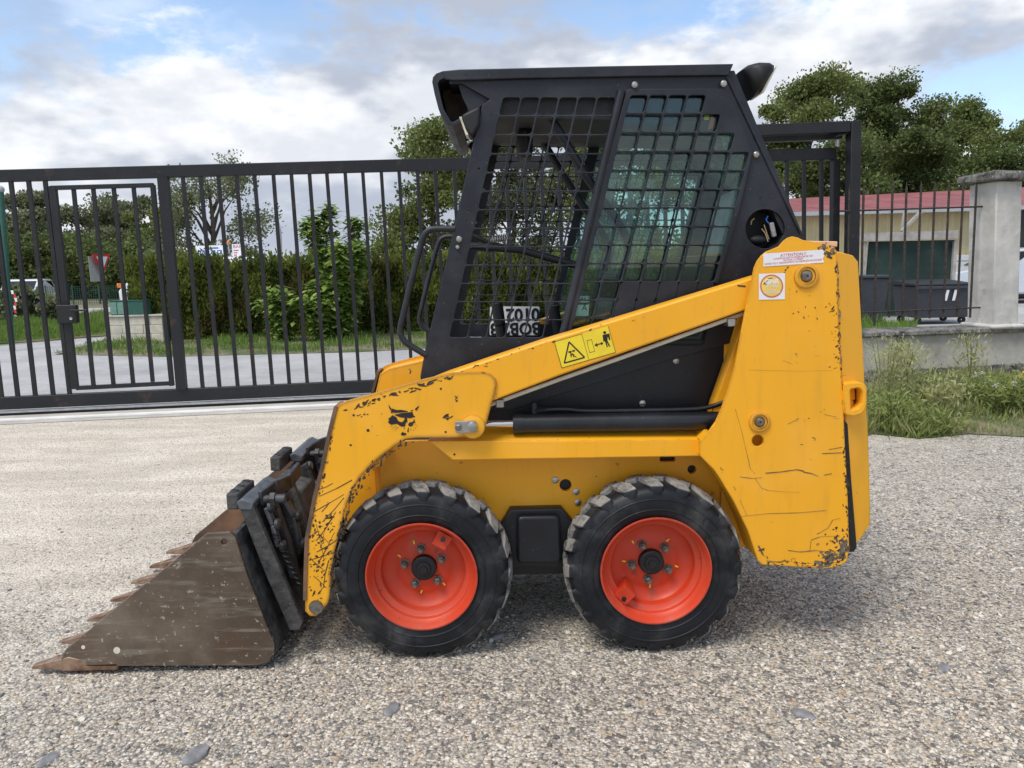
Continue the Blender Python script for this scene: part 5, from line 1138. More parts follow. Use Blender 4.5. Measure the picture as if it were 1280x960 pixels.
# ---- cab
YK = -.295
def row_y(k): return 122.5 + 23.85 * k - .052 * k * k
holes = []
for k in range(13):
    y0, y1 = row_y(k) - .5, row_y(k) + 21.3 - .06 * k
    for j in range(6):
        def xx(c, y): return 629 - .224 * (y - 122) + c * (23.75 - .02 * k)
        q = [(xx(j, y0), y0), (xx(j, y0) + 21.5, y0), (xx(j, y1) + 21.5, y1), (xx(j, y1), y1)]; holes.append(rounded(pl(q, YK), .009, 3))
CAB = [(566, 98), (918, 88), (1005, 296), (1003, 330), (945, 420), (830, 452), (640, 512), (560, 512), (527, 496), (526, 470), (532, 437), (555, 340), (570, 277), (587, 200), (603, 131), (612, 124)]
RW = [(790, 115), (904, 114), (935, 191), (900, 330), (880, 425), (705, 425)]
side = plate('cab_side', [pl(CAB, YK), rounded(pl(RW, YK), .01), pl(circle(956.5, 286, 24.5, 32), YK)] + holes + [pl(circle(x, y, 1.4, 8), YK) for x, y in [(598.7, 211), (605.5, 237), (585, 264), (594.5, 278), (583.5, 276)]], YK, YK + .008, 'cab_black', LD, .0015)
# far side: without the lamp opening
farh = holes
fs_ = plate('cab_side', [pl(CAB, YK), rounded(pl(RW, YK), .01)] + holes, YK, YK + .008, 'cab_black', LD, .0015); fm = mirror(fs_); bpy.data.objects.remove(fs_)
# glazed rear grille, a raised pressed panel
RP = [(784, 111), (908, 110.5), (941, 190), (925, 260), (899, 350), (880, 432), (696, 432)]
rh = []
for k in range(14):
    y0 = 119 + 23.9 * k - .05 * k * k; y1 = y0 + 21.5
    j = 0
    while True:
        def xl(y): return 788.5 - .252 * (y - 119)
        a0, a1 = xl(y0) + j * 24.1, xl(y1) + j * 24.1; ym = (y0 + y1) / 2
        lim = 886 + (ym - 130) * .66 if ym < 196 else 934.5 - .285 * (ym - 200)
        if a1 + 12 > lim or y1 > 425: break
        b0, b1 = a0 + 21.8, a1 + 21.8
        if ym > 190: b0, b1 = min(b0, 936 - .285 * (y0 - 200)), min(b1, 936 - .285 * (y1 - 200))
        rh.append(rounded(pl([(a0, y0), (b0, y0), (b1, y1), (a1, y1)], YK - .012), .009, 3)); j += 1
rg = plate('window_grille', [rounded(pl(RP, YK - .012), .01)] + rh, YK - .012, YK - .002, 'cab_black', LD, .002); mirror(rg)
wg = plate('window_glass', [rounded(pl(RW, YK + .009), .01)], YK + .0095, YK + .0135, 'cab_glass', LD, .0005); mirror(wg)
# pillar trim between the two grilles, front post folded edge
tubepx('pillar_trim', [(776.5, 114), (700, 434)], YK - .004, .013, 'cab_black', it=0, n=12)
tubepx('rear_post_fold', [(905, 88), (1001, 292)], YK - .002, .0045, 'cab_black', it=0, n=8)
for sg in (1, -1):
    pts = [(604, 128), (587, 200), (570, 277), (555, 340), (532, 437), (526, 470), (527, 500)]; P = [U(a, b, YK) for a, b in pts]; mb = MB()
    for a, b in zip(P, P[1:]):
        mb.hexa([Vector((a.x - .002, sg * (YK + .0085), a.z)), Vector((a.x + .012, sg * (YK + .0085), a.z)), Vector((a.x + .012, sg * (YK + .06), a.z)), Vector((a.x - .002, sg * (YK + .06), a.z)), Vector((b.x - .002, sg * (YK + .0085), b.z)), Vector((b.x + .012, sg * (YK + .0085), b.z)), Vector((b.x + .012, sg * (YK + .06), b.z)), Vector((b.x - .002, sg * (YK + .06), b.z))])
    mb.build('front_post', 'cab_black', LD)
    a, b = U(912, 88, YK), U(1000, 292, YK); mb = MB(); mb.hexa([Vector((a.x - .05, sg * (YK + .0085), a.z)), Vector((a.x - .004, sg * (YK + .0085), a.z)), Vector((a.x - .004, sg * (YK + .05), a.z)), Vector((a.x - .05, sg * (YK + .05), a.z)), Vector((b.x - .05, sg * (YK + .0085), b.z)), Vector((b.x - .004, sg * (YK + .0085), b.z)), Vector((b.x - .004, sg * (YK + .05), b.z)), Vector((b.x - .05, sg * (YK + .05), b.z))]); mb.build('rear_post', 'cab_black', LD)
# roof with side lips
YR = -.308
lip = plate('roof_lip', [pl([(553, 88.5), (575, 86.5), (750, 82.5), (917, 79.5), (911, 94), (800, 95.3), (652, 98), (567, 100.5), (556, 99)], YR)], YR, YR + .012, 'cab_black', LD, .003); mirror(lip)
zr0, zr1 = U(561, 92.3, YR), U(914, 85, YR)
mb = MB(); mb.hexa([(zr0.x, YR + .0125, zr0.z - .025), (zr1.x, YR + .0125, zr1.z - .025), (zr1.x, -YR - .0125, zr1.z - .025), (zr0.x, -YR - .0125, zr0.z - .025), (zr0.x, YR + .0125, zr0.z + .012), (zr1.x, YR + .0125, zr1.z + .012), (zr1.x, -YR - .0125, zr1.z + .012), (zr0.x, -YR - .0125, zr0.z + .012)]); mb.build('roof', 'cab_black', LD)
h0, h1 = U(620, 150, -.2), U(905, 150, -.2)
mb = MB(); mb.hexa([(zr0.x + .05, -.27, h0.z), (h1.x, -.27, h1.z - .02), (h1.x, .27, h1.z - .02), (zr0.x + .05, .27, h0.z), (zr0.x + .05, -.27, zr0.z - .026), (h1.x, -.27, zr1.z - .026), (h1.x, .27, zr1.z - .026), (zr0.x + .05, .27, zr0.z - .026)]); mb.build('headliner', 'seat_fabric', LD)
# front visor: folded shell open at the side, with brackets and work lamps behind it
VP = [(592, 87.0), (553, 88.5), (545, 91.5), (541, 96), (540, 102), (543, 117), (548, 136), (560, 156), (566, 157.5), (576, 152)]
V2 = [(592, 95.5), (557, 96.5), (549.5, 99.5), (547, 104), (550, 118), (554, 135), (563.5, 151.5), (567, 152), (574, 148)]
vi = plate('visor_shell', [pl(VP + V2[::-1], YR)], YR + .0035, -YR - .0035, 'cab_black', LD, .001)
mb = MB(); P = [U(a, b, YR) for a, b in [(572, 97), (558, 97.5), (550.5, 101), (549, 106), (552, 119), (556, 135), (565, 150), (573, 147), (590, 120)]]
for y in (-.16, .16): mb = MB(); mb.prism([Vector((p.x, 0, p.z)) for p in P], (0, y - .004, 0), (0, y + .004, 0)); mb.build('visor_rib', 'brown_inside', LD)
vf = plate('visor_gusset', [pl([(572, 103), (612, 123), (598, 136), (588, 142), (578, 122)], YK + .012)], YK + .012, YK + .02, 'cab_black', LD, .001); mirror(vf)
for sg in (1, -1):
    mb = MB(); P = [U(a, b, -.26) for a, b in [(577, 148), (586, 143), (601, 136), (600, 160), (592, 174), (587, 172), (583, 165)]]; mb.prism([Vector((p.x, sg * p.y, p.z)) for p in P], (0, -.05, 0), (0, .05, 0)); wl = mb.build('work_lamp', 'plastic_dark', LD, bevel=.008)
    a, b = U(578, 149, -.26), U(586, 171, -.26); mb = MB(); n_ = Vector((-(a.z - b.z), 0, (a.x - b.x))).normalized(); mb.hexa([Vector((a.x, sg * -.26 - .04, a.z)), Vector((b.x, sg * -.26 - .04, b.z)), Vector((b.x, sg * -.26 + .04, b.z)), Vector((a.x, sg * -.26 + .04, a.z)), Vector((a.x - .008, sg * -.26 - .035, a.z)), Vector((b.x - .008, sg * -.26 - .035, b.z)), Vector((b.x - .008, sg * -.26 + .035, b.z)), Vector((a.x - .008, sg * -.26 + .035, a.z))]); mb.build('lamp_lens', 'lens', wl)
# rear lamp pod
YO = -.22
prof = [(922, 91), (930, 85), (939, 82.5), (955, 83), (962, 87.5), (961, 95), (945, 120), (936, 126)]
mb = MB(); P = [U(a, b, YO) for a, b in prof]; cen = sum(P, Vector()) / len(P)
rings = []
for t, k in ((-1, .45), (-.8, .78), (-.4, .97), (0, 1.0), (.4, .97), (.8, .78), (1, .45)): rings.append([Vector((cen.x + (p.x - cen.x) * k, YO + t * .085, cen.z + (p.z - cen.z) * k)) for p in P])
vs = [v for rr in rings for v in rr]; n_ = len(P); fs = [tuple(range(n_)), tuple(range((len(rings) - 1) * n_, len(rings) * n_))[::-1]]
for i in range(len(rings) - 1):
    for k in range(n_): fs.append((i * n_ + k, i * n_ + (k + 1) % n_, (i + 1) * n_ + (k + 1) % n_, (i + 1) * n_ + k))
mb.add(vs, fs); o = mb.build('rear_lamp', 'plastic_dark', LD, 70)
a, b = U(962.5, 88, YO), U(946, 121, YO); mb = MB(); mb.hexa([Vector((a.x - .006, YO - .06, a.z)), Vector((b.x - .006, YO - .06, b.z)), Vector((b.x - .006, YO + .06, b.z)), Vector((a.x - .006, YO + .06, a.z)), Vector((a.x + .004, YO - .055, a.z)), Vector((b.x + .004, YO - .055, b.z)), Vector((b.x + .004, YO + .055, b.z)), Vector((a.x + .004, YO + .055, a.z))]); mb.build('lamp_lens', 'lens', o, bevel=.004)
# bolts and holes on the cab
for px, py in [(792.5, 107.5), (903, 106), (945, 193.5), (574, 299), (572, 309)]:
    p = U(px, py, YK - .001); mb = MB(); r_ = .0095 if px != 572 else .007; mb.lathe([(0, r_), (-.005, r_), (-.008, r_ * .7), (-.009, 0)], (p.x, YK - (.012 if 700 < px < 910 else .001), p.z), 12); mb.build('bolt', 'zinc', LD)
fpx('drill_holes', [circle(683, 110, 1.8, 10), circle(613.5, 143, 1.8, 10), circle(950.5, 247, 1.7, 10), circle(928, 128, 1.6, 10), circle(960, 206, 1.6, 10), circle(992, 282, 1.5, 10), circle(937, 330.5, 1.8, 10), circle(922.5, 332, 1.8, 10), circle(571.5, 323.5, 1.8, 10), rounded([(563, 429), (566.5, 429), (566.5, 434.5), (563, 434.5)], 1.5, 3), circle(575, 436, 1.5, 8), rounded([(903, 347), (913, 346), (913, 349), (903, 350)], 1, 3)], YK - .0008, 'sticker_ink', LD, 'stuff')
fpx('drill_holes', [circle(582.5, 93, 1.4, 8), circle(661, 91.8, 1.4, 8), circle(740.5, 90, 1.4, 8), circle(867, 87.5, 1.4, 8)], YR - .0008, 'sticker_ink', LD, 'stuff')
fpx('spec_label', [[(586.5, 421), (602, 421), (602, 424.8), (586.5, 424.8)]], YK + .03, 'white_sticker', LD)
# open lamp socket with loose wires
mb = MB(); p = U(956.5, 286, YK); mb.lathe([(0, .062), (.02, .064), (.075, .058), (.075, 0)], (p.x, YK + .009, p.z), 32); mb.build('lamp_socket', 'plastic_dark', LD)
mb = MB(); q = U(947, 300, YK + .04); mb.ball(q, (.035, .02, .016), 12, 8); mb.build('connector', 'plastic_dark', LD)
tubepx('wire', [(952, 286), (957, 292), (960, 302)], YK + .02, .0016, 'wire_tan', 6); tubepx('wire', [(955, 281), (958, 290), (961, 299)], YK + .025, .0016, 'wire_tan', 6)
tubepx('wire', [(960, 270), (957, 275), (961, 279)], YK + .02, .0022, 'wire_blue', 6); tubepx('wire', [(939, 281), (939, 276), (943, 273)], YK + .03, .002, 'wire_tan', 6)
mb = MB(); mb.bar(U(964, 278, YK + .025), U(968, 296, YK + .03), .014, .012); mb.build('connector', 'grey_plastic', LD, bevel=.003)
# handrails
HR = [(569, 286), (545, 286), (537, 287), (531, 292), (527, 302), (514, 352), (502, 402), (499.5, 415), (504, 426), (516, 434), (533, 444)]
hr = tubepx('grab_rail', HR, YK + .005, .0098, 'cab_black', n=12); mirror(hr)
# ---- inside the cab
s_ = U(895, 372, -.15); mb = MB(); mb.hexa([(s_.x - .36, -.2, s_.z - .10), (s_.x + .04, -.2, s_.z - .14), (s_.x + .04, .2, s_.z - .14), (s_.x - .36, .2, s_.z - .10), (s_.x - .37, -.19, s_.z), (s_.x + .0, -.19, s_.z - .04), (s_.x + .0, .19, s_.z - .04), (s_.x - .37, .19, s_.z)]); st = mb.build('seat', 'seat_fabric', LD, bevel=.03)
mb = MB(); mb.hexa([(s_.x - .02, -.19, s_.z - .06), (s_.x + .07, -.19, s_.z - .06), (s_.x + .07, .19, s_.z - .06), (s_.x - .02, .19, s_.z - .06), (s_.x + .08, -.16, s_.z + .36), (s_.x + .15, -.16, s_.z + .36), (s_.x + .15, .16, s_.z + .36), (s_.x + .08, .16, s_.z + .36)]); mb.build('backrest', 'grey_plastic', st, bevel=.03)
mb = MB(); mb.box((U(560, 430, YK).x, YK + .02, U(600, 470, YK).z - .1), (U(900, 430, YK).x, -YK - .02, U(600, 470, YK).z)); mb.build('cab_floor', 'panel_black', LD)
rw0, rw1 = U(925, 130, YK), U(985, 280, YK); mb = MB(); mb.hexa([(rw0.x - .02, -.27, rw0.z), (rw0.x, -.27, rw0.z), (rw0.x, .27, rw0.z), (rw0.x - .02, .27, rw0.z), (rw1.x - .02, -.27, rw1.z), (rw1.x, -.27, rw1.z), (rw1.x, .27, rw1.z), (rw1.x - .02, .27, rw1.z)]); mb.build('rear_window', 'cab_glass', LD)
mb = MB(); mb.box((U(880, 420, YK).x, YK + .02, .95), (U(990, 420, YK).x, -YK - .02, U(960, 318, YK).z)); mb.build('rear_bulkhead', 'panel_black', LD)
# overhead seat bar, its spring and the restraint struts
for sg in (1, -1):
    P = [U(a, b, -.22) for a, b in [(690, 150), (742, 236), (790, 300), (776, 345)]]; P = [Vector((p.x, sg * p.y, p.z)) for p in P]; mb = MB(); mb.tube(smoothpath(P, 2), .014, 10); mb.build('seat_bar', 'cab_black', LD)
mb = MB(); p = U(776, 345, -.22); mb.tube([(p.x, -.22, p.z), (p.x, .22, p.z)], .016, 10); mb.build('seat_bar_grip', 'cab_black', LD)
tubepx('door_strut', [(583, 307), (650, 312), (722, 332)], -.10, .013, 'cab_black', it=0); tubepx('door_strut_rod', [(585, 292), (612, 304), (668, 318)], -.05, .009, 'plastic_dark', it=0)
mb = MB(); a, b = U(612, 300, -.10), U(638, 296, -.10); P = []
for k in range(90): t = k / 89; an = 2 * math.pi * 9 * t; q = a.lerp(b, t); P.append(q + Vector((0, .012 * math.cos(an), .012 * math.sin(an))))
mb.tube(P, .0028, 5); mb.build('coil_spring', 'zinc', LD)
lvp = U(628, 430, .0); lvt = U(621, 378, .0); mb = MB(); mb.tube([lvp, lvp.lerp(lvt, .6)], .018, 10); mb.tube([lvp.lerp(lvt, .45), lvt], .021, 12); mb.build('control_lever', 'plastic_dark', LD, bevel=.004)
lv2 = U(700, 430, .1); mb = MB(); mb.tube([lv2, lv2 + Vector((-.02, 0, .14))], .018, 10); mb.build('control_lever', 'plastic_dark', LD)
for px, py, w_, h_ in [(640, 150, .16, .09), (700, 140, .2, .07), (655, 185, .05, .10)]:
    p = U(px, py, .05); mb = MB(); mb.box((p.x - w_ / 2, -.1, p.z - h_ / 2), (p.x + w_ / 2, .12, p.z + h_ / 2)); mb.build('roof_console', 'plastic_dark', LD, bevel=.02)
# identity plate, fixed upside down to the far grille
yq = .275; q = pl([(612.5, 383), (674.5, 383), (673.5, 419), (612, 419)], yq)
np_ = flat('identity_plate', [rounded(q, .006, 3)], yq, 'plate_silver', LD)
cx_, cz_ = (q[0][0] + q[1][0]) / 2, (q[0][1] + q[2][1]) / 2; hgt = q[0][1] - q[2][1]
text('lettering', 'BOB2 3', (cx_ + .0, yq - .002, cz_ - hgt * .25), hgt * .58, 'sticker_ink', np_, ang=math.pi, sx=.92, bold=.002)
text('lettering', '0102', (cx_ + .03, yq - .002, cz_ + hgt * .22), hgt * .58, 'sticker_ink', np_, ang=math.pi, sx=.98, bold=.002)
# stickers on the glass
yg = YK + .014
fpx('glass_sticker', [rounded(p_, 1.2, 2) for p_ in [[(721, 370), (737, 370), (736.5, 378), (720.5, 378)], [(719, 381), (736.5, 381), (735.5, 395), (717, 395)]]], yg, 'white_sticker', LD)
p = U(729, 374, yg); text('lettering', 'R462', (p.x, yg - .001, p.z), .020, 'sticker_ink', LD); p = U(730.5, 385, yg); text('lettering', 'A', (p.x, yg - .001, p.z), .026, 'sticker_ink', LD)
fpx('rear_sticker', [[(881, 141), (888, 141), (886, 150), (880, 150)]], yg, 'sticker_yellow', LD)
fpx('rear_sticker', [[(889, 142), (893, 148), (891, 160), (884, 163), (887, 152)]], yg, 'sticker_ring', LD)

# ---- emblems and stickers on the near side
yd = YA - .0092
def fz(pts, ox, oy, sc): return [(ox + a / sc, oy + b / sc) for a, b in pts]
cat = [[(165, 245), (232, 340), (205, 365), (185, 320)], [(240, 330), (330, 360), (430, 357), (540, 380), (560, 395), (420, 412), (280, 418), (215, 385)], [(205, 385), (255, 410), (245, 435), (225, 415)],
       [(280, 455), (430, 425), (650, 398), (660, 440), (680, 485), (640, 515), (590, 525), (540, 515), (548, 600), (520, 610), (505, 650), (500, 690), (420, 690), (380, 665), (345, 635), (215, 655), (150, 598), (175, 590), (180, 530), (250, 462), (335, 510), (340, 540), (380, 590), (440, 605), (480, 570), (495, 515), (400, 505), (340, 480)],
       [(605, 380), (660, 352), (655, 378), (620, 388)], [(700, 335), (780, 270), (775, 300), (730, 372), (702, 360)],
       [(680, 525), (692, 570), (705, 615), (670, 620), (650, 675), (600, 690), (560, 665), (585, 610), (640, 600), (675, 575)],
       [(470, 740), (490, 705), (492, 740)], [(545, 780), (560, 720), (580, 706), (570, 750), (575, 800), (550, 805)], [(600, 770), (620, 735), (625, 755)], [(420, 830), (455, 790), (470, 815), (520, 820), (530, 850), (480, 872), (420, 865)],
       [(165, 720), (250, 670), (255, 676)], [(205, 765), (320, 680), (325, 688)], [(260, 800), (360, 700), (368, 708)], [(670, 690), (720, 735), (724, 728)], [(690, 650), (750, 690), (752, 684)], [(690, 640), (725, 648), (722, 652)]]
fpx('animal_head_emblem', [fz(p_, 475, 490, 16) for p_ in cat], yd, 'logo_ink', LD)
yd2 = YA - .0012
fpx('warning_label', [fz([(165, 350), (1025, 95), (1145, 520), (285, 765)], 680, 400, 12.8)], yd2, 'sticker_yellow', LD)
ln = lambda a, b, w_: [(a[0] - (b[1] - a[1]) / math.hypot(b[0] - a[0], b[1] - a[1]) * w_, a[1] + (b[0] - a[0]) / math.hypot(b[0] - a[0], b[1] - a[1]) * w_), (b[0] - (b[1] - a[1]) / math.hypot(b[0] - a[0], b[1] - a[1]) * w_, b[1] + (b[0] - a[0]) / math.hypot(b[0] - a[0], b[1] - a[1]) * w_), (b[0] + (b[1] - a[1]) / math.hypot(b[0] - a[0], b[1] - a[1]) * w_, b[1] - (b[0] - a[0]) / math.hypot(b[0] - a[0], b[1] - a[1]) * w_), (a[0] + (b[1] - a[1]) / math.hypot(b[0] - a[0], b[1] - a[1]) * w_, a[1] - (b[0] - a[0]) / math.hypot(b[0] - a[0], b[1] - a[1]) * w_)]
ink = [ln((400, 350), (325, 690), 11), ln((325, 690), (650, 598), 11), ln((650, 598), (400, 350), 11), ln((605, 232), (715, 630), 3), ln((165, 350), (605, 222), 3), ln((165, 350), (285, 765), 4), ln((285, 765), (1145, 515), 3), ln((1025, 95), (1145, 515), 3),
       ln((390, 515), (440, 502), 12), ln((450, 500), (495, 486), 12), ln((420, 520), (440, 570), 8), ln((440, 540), (480, 560), 10), ln((480, 560), (470, 595), 7), ln((480, 570), (520, 598), 6), ln((415, 570), (440, 560), 5), ln((440, 570), (430, 600), 5),
       ln((685, 330), (760, 310), 3), ln((760, 310), (810, 500), 3), ln((810, 500), (730, 522), 3), ln((730, 522), (685, 330), 3), ln((830, 398), (930, 372), 8), [(805, 410), (840, 365), (860, 425)], [(948, 365), (905, 350), (920, 405)],
       circle(970, 200, 24, 12), [(935, 240), (1045, 215), (1062, 315), (1040, 322), (1020, 260), (1015, 330), (1060, 420), (1040, 428), (1000, 345), (1022, 430), (1005, 436), (975, 340), (950, 345)]]
fpx('warning_pictogram', [fz(p_, 680, 400, 12.8) for p_ in ink], yd2 - .0005, 'sticker_ink', LD)
yd3 = YT - .0013
S = 10.664
fpx('attention_label', [fz([(150, 182), (945, 128), (962, 165), (950, 190), (962, 210), (945, 250), (960, 300), (152, 355)], 940, 300, S)], yd3, 'white_sticker', LD)
for body, cx, cy, sz, sx in [('ATTENTION !!', 550, 195, 40, 1.0), ('LE REMPLISSAGE DU RESERVOIR SE FAIT', 550, 232, 24, .92), ('MOTEUR A L\'ARRET', 550, 262, 24, .92), ('EVITER TOUT DEBORDEMENT DU REMPLISSAGE EXCESSIF', 552, 292, 24, .92)]:
    p = U(940 + cx / S, 300 + cy / S, yd3); text('lettering', body, (p.x, yd3 - .0006, p.z), sz / S / 400 * 1.25, 'sticker_red', LD, ang=.062, sx=sx)
fpx('round_label_backing', [fz([(92, 450), (440, 440), (438, 790), (90, 798)], 940, 300, S)], yd3, 'white_sticker', LD)
fpx('round_label_ring', [fz(circle(262, 615, 155, 40), 940, 300, S)], yd3 - .0004, 'sticker_ring', LD)
fpx('round_label_field', [fz(circle(262, 615, 135, 40), 940, 300, S)], yd3 - .0008, 'sticker_gold', LD)
fpx('round_label_nozzle', [fz([(145, 605), (180, 545), (205, 515), (275, 502), (272, 510), (210, 528), (200, 560), (190, 600), (180, 606), (182, 575), (165, 590)], 940, 300, S)], yd3 - .0012, 'sticker_ink', LD)
for body, cx, cy, sz in [('GNR', 265, 555, 62), ('B7A-BBU', 265, 612, 30), ('GASOIL', 265, 670, 22), ('NON ROUTIER', 262, 700, 24)]:
    p = U(940 + cx / S, 300 + cy / S, yd3); text('lettering', body, (p.x, yd3 - .0013, p.z), sz / S / 400 * 1.3, 'white_sticker', LD, bold=.0006 if sz > 50 else 0)

# ---- paint damage with a shape of its own: knocked off flakes along edges and long scratches
def chips(path, y, n, spread, size, stretch=1.8, seed=1, skew=0.0):
    rd = random.Random(seed); out = []
    seg = [(Vector(a), Vector(b)) for a, b in zip(path, path[1:])]; Ls = [(b - a).length for a, b in seg]; tot = sum(Ls)
    for _ in range(n):
        t = rd.random() * tot; i = 0
        while t > Ls[i]: t -= Ls[i]; i += 1
        a, b = seg[i]; d = (b - a).normalized(); nn = Vector((-d.y, d.x)); c = a + d * t + nn * rd.gauss(0, spread); an0 = math.atan2(d.y, d.x) + rd.gauss(skew, .35)
        r = size * rd.choice((.35, .5, .5, .7, 1.0)) * rd.uniform(.6, 1.2); m = rd.randint(6, 9); st_ = rd.uniform(1, stretch); pg = []
        for k in range(m):
            an = 2 * math.pi * k / m; q = r * rd.uniform(.55, 1.15); x, yv = q * st_ * math.cos(an), q * math.sin(an) / st_ ** .5
            pg.append((c.x + x * math.cos(an0) - yv * math.sin(an0), c.y + x * math.sin(an0) + yv * math.cos(an0)))
        out.append(pg)
    return out
def scratch(pts, w_):
    out = []; P = [Vector(p) for p in pts]
    for a, b in zip(P, P[1:]): out.append(ln(a, b, w_ * random.uniform(.6, 1.3)))
    return out
yk = YA - .0086
C = chips([(424, 516), (480, 497), (567, 470)], yk, 55, 1.6, 2.6, 3.2, 1) + chips([(507, 551), (478, 572), (450, 600), (436, 628), (426, 668), (415, 720), (414, 745)], yk, 150, 2.6, 2.6, 2.4, 2) + chips([(418, 520), (405, 590), (396, 630), (387, 690)], yk, 60, 2.2, 1.8, 2, 3) + chips([(410, 640), (400, 690), (398, 750)], yk, 110, 8, 1.9, 2.6, 4, .8)
C += chips([(430, 515), (520, 530)], yk, 10, 14, 1.5, 1.6, 5) + [circle(442, 519, 1.6, 8), circle(460, 538, 2, 8), circle(551, 486, 1.5, 8), circle(557, 540, 1.5, 8)] + chips([(444, 522), (459, 517)], yk, 7, 1, 2, 3, 6) + chips([(553, 524), (566, 520)], yk, 9, 1.2, 2.4, 2.5, 7)
for a, b in [((396, 690), (425, 672)), ((395, 655), (405, 700)), ((392, 640), (430, 618)), ((405, 650), (430, 622)), ((388, 700), (420, 690)), ((398, 668), (412, 680)), ((400, 620), (440, 600)), ((392, 720), (408, 735)), ((390, 700), (404, 712)), ((402, 640), (412, 628)), ((395, 676), (415, 648)), ((398, 612), (416, 604)), ((404, 735), (411, 700)), ((400, 700), (418, 665)), ((410, 655), (420, 640))]: C += scratch([a, ((a[0] + b[0]) / 2 + random.uniform(-1, 1), (a[1] + b[1]) / 2 + random.uniform(-1, 1)), b], .45)
fpx('paint_chips', C, yk, 'chip_dark', LD, 'stuff')
yt_ = YT - .0006
C = chips([(1046, 320), (1047, 383), (1051, 462), (1053.5, 505)], yt_, 46, .9, 1.7, 2.6, 11) + chips([(1054, 520), (1057, 580), (1060, 650), (1059, 700)], yt_, 90, 1.5, 1.6, 2.2, 12) + chips([(1056, 690), (1046, 704), (1000, 706), (960, 702)], yt_, 80, 2.2, 1.7, 2.8, 13) + chips([(1025, 306), (1043, 320)], yt_, 28, 4, 1.8, 2.5, 14) + chips([(1052, 660), (1030, 700)], yt_, 40, 5, 1.9, 2, 15) + chips([(960, 690), (948, 690)], yt_, 10, 5, 1.6, 2, 16)
CG = chips([(1056, 672), (1052, 700), (1020, 707)], yt_, 60, 4.5, 3.6, 2.2, 41) + chips([(1052, 690), (1030, 700)], yt_, 40, 5, 3.2, 2.2, 42) + chips([(1028, 306), (1034, 318), (1045, 316)], yt_, 22, 4, 3, 2, 43) + chips([(1047, 330), (1052, 480)], yt_, 40, .8, 2.2, 3, 44)
fpx('worn_steel', CG, YT - .0003, 'worn_grey', LD, 'stuff')
C += chips([(1035, 380), (1046, 395), (1044, 470)], yt_, 26, 3.5, 1.5, 3, 17, 1.4) + chips([(985, 360), (1020, 400)], yt_, 12, 12, 1.2, 2, 18) + chips([(975, 540), (1040, 545)], yt_, 10, 25, 1.1, 3, 19)
C += [ln((994 + 14.2 * math.cos(a), 345 + 14.2 * math.sin(a)), (994 + 14.2 * math.cos(a + .2), 345 + 14.2 * math.sin(a + .2)), .8) for a in (3.3, 3.6, 3.9)]
fpx('paint_chips', C, yt_, 'chip_dark', LD, 'stuff')
C2 = []
for pts, w_ in [([(919, 511), (926, 535), (932, 560), (938, 586), (944, 592)], .4), ([(944, 598), (952, 610), (960, 613), (985, 615), (1000, 615.5)], .35), ([(925, 596), (940, 598), (952, 597)], .5), ([(957, 591.5), (975, 590), (996, 587), (1005, 589)], 1.0), ([(1004, 590), (1015, 592), (1022, 595)], .9), ([(1030, 594), (1040, 592)], 1.0), ([(927, 645.5), (960, 642), (1000, 641), (1033, 638)], .5), ([(1021, 668), (1035, 660), (1041, 650), (1050, 648)], .5), ([(1012, 690), (1014, 675), (1025, 671), (1050, 670)], .45), ([(985, 688), (1000, 690), (1020, 688), (1045, 692)], .8), ([(1028, 567), (1052, 566)], .7), ([(1036, 562), (1053, 559)], .5), ([(1030, 518), (1045, 521)], .4), ([(948, 682), (954, 694)], 1.4), ([(958, 701), (975, 703), (982, 700)], 1.2), ([(925, 625), (934, 645)], .5), ([(917, 608), (920, 613)], .7), ([(936, 462.5), (1000, 464), (1040, 463)], .25), ([(978, 450), (990, 455)], .3), ([(985, 530), (997, 524)], .4)]: C2 += scratch(pts, w_ * .62)
fpx('paint_scratches', C2, yt_ - .0003, 'scuff_grey', LD, 'stuff')
ya_ = YA - .0007
C = chips([(560, 470), (680, 430), (760, 405)], ya_, 22, 1.0, 1.5, 3, 21) + chips([(640, 455), (900, 380)], ya_, 10, 10, .9, 2, 22) + [ln((922, 357), (932, 358), 1.0)] + chips([(612, 500), (620, 490)], ya_, 6, 2, 1.4, 2, 23)
fpx('paint_chips', C, ya_, 'chip_dark', LD, 'stuff')
C = chips([(480, 570), (620, 640), (640, 620)], YC - .0006, 14, 12, 1.1, 2, 31) + chips([(690, 600), (800, 590)], YC - .0006, 8, 8, 1.0, 2, 32)
fpx('paint_chips', C, YC - .0006, 'chip_dark', LD, 'stuff')
C = chips([(560, 553), (870, 552)], YF - .0006, 8, 4, 1.0, 2, 33) + [circle(568, 568, 1.5, 8)]
fpx('paint_chips', C, YF - .0006, 'chip_dark', LD, 'stuff')

# ---- bucket and quick attach frame
BK = empty('bucket', (0, 0, 0), parent=LD)
YB0, YB1 = -.478, .53
SP = [(76, 824), (82, 812), (150, 755), (205, 711), (258, 667), (287, 665.5), (293, 671), (308, 717), (331, 777), (343, 806), (342, 818), (335, 828), (322, 832), (108, 833), (100, 836), (78, 833)]
sp_ = plate('bucket_cheek', [pl(SP, YB0), pl(circle(280, 677.5, 4.2, 14), YB0)], YB0, YB0 + .014, 'rust_steel', BK, .002)
o = link('bucket_cheek', sp_.data.copy(), BK); o.location.y = YB1 - YB0 - .014; o.data.materials[0] = MATS['rust_inside']
tipx = U(80, 824, YB0).x; zb = U(200, 832.5, YB0).z; zb = max(zb, .006)
def off2(pts, d): return [(x + d[0], z + d[1]) for x, z in pts]
bk = pl([(292, 669), (308, 717), (331, 777), (343, 806), (342, 818), (335, 828), (322, 831.5)], YB0)
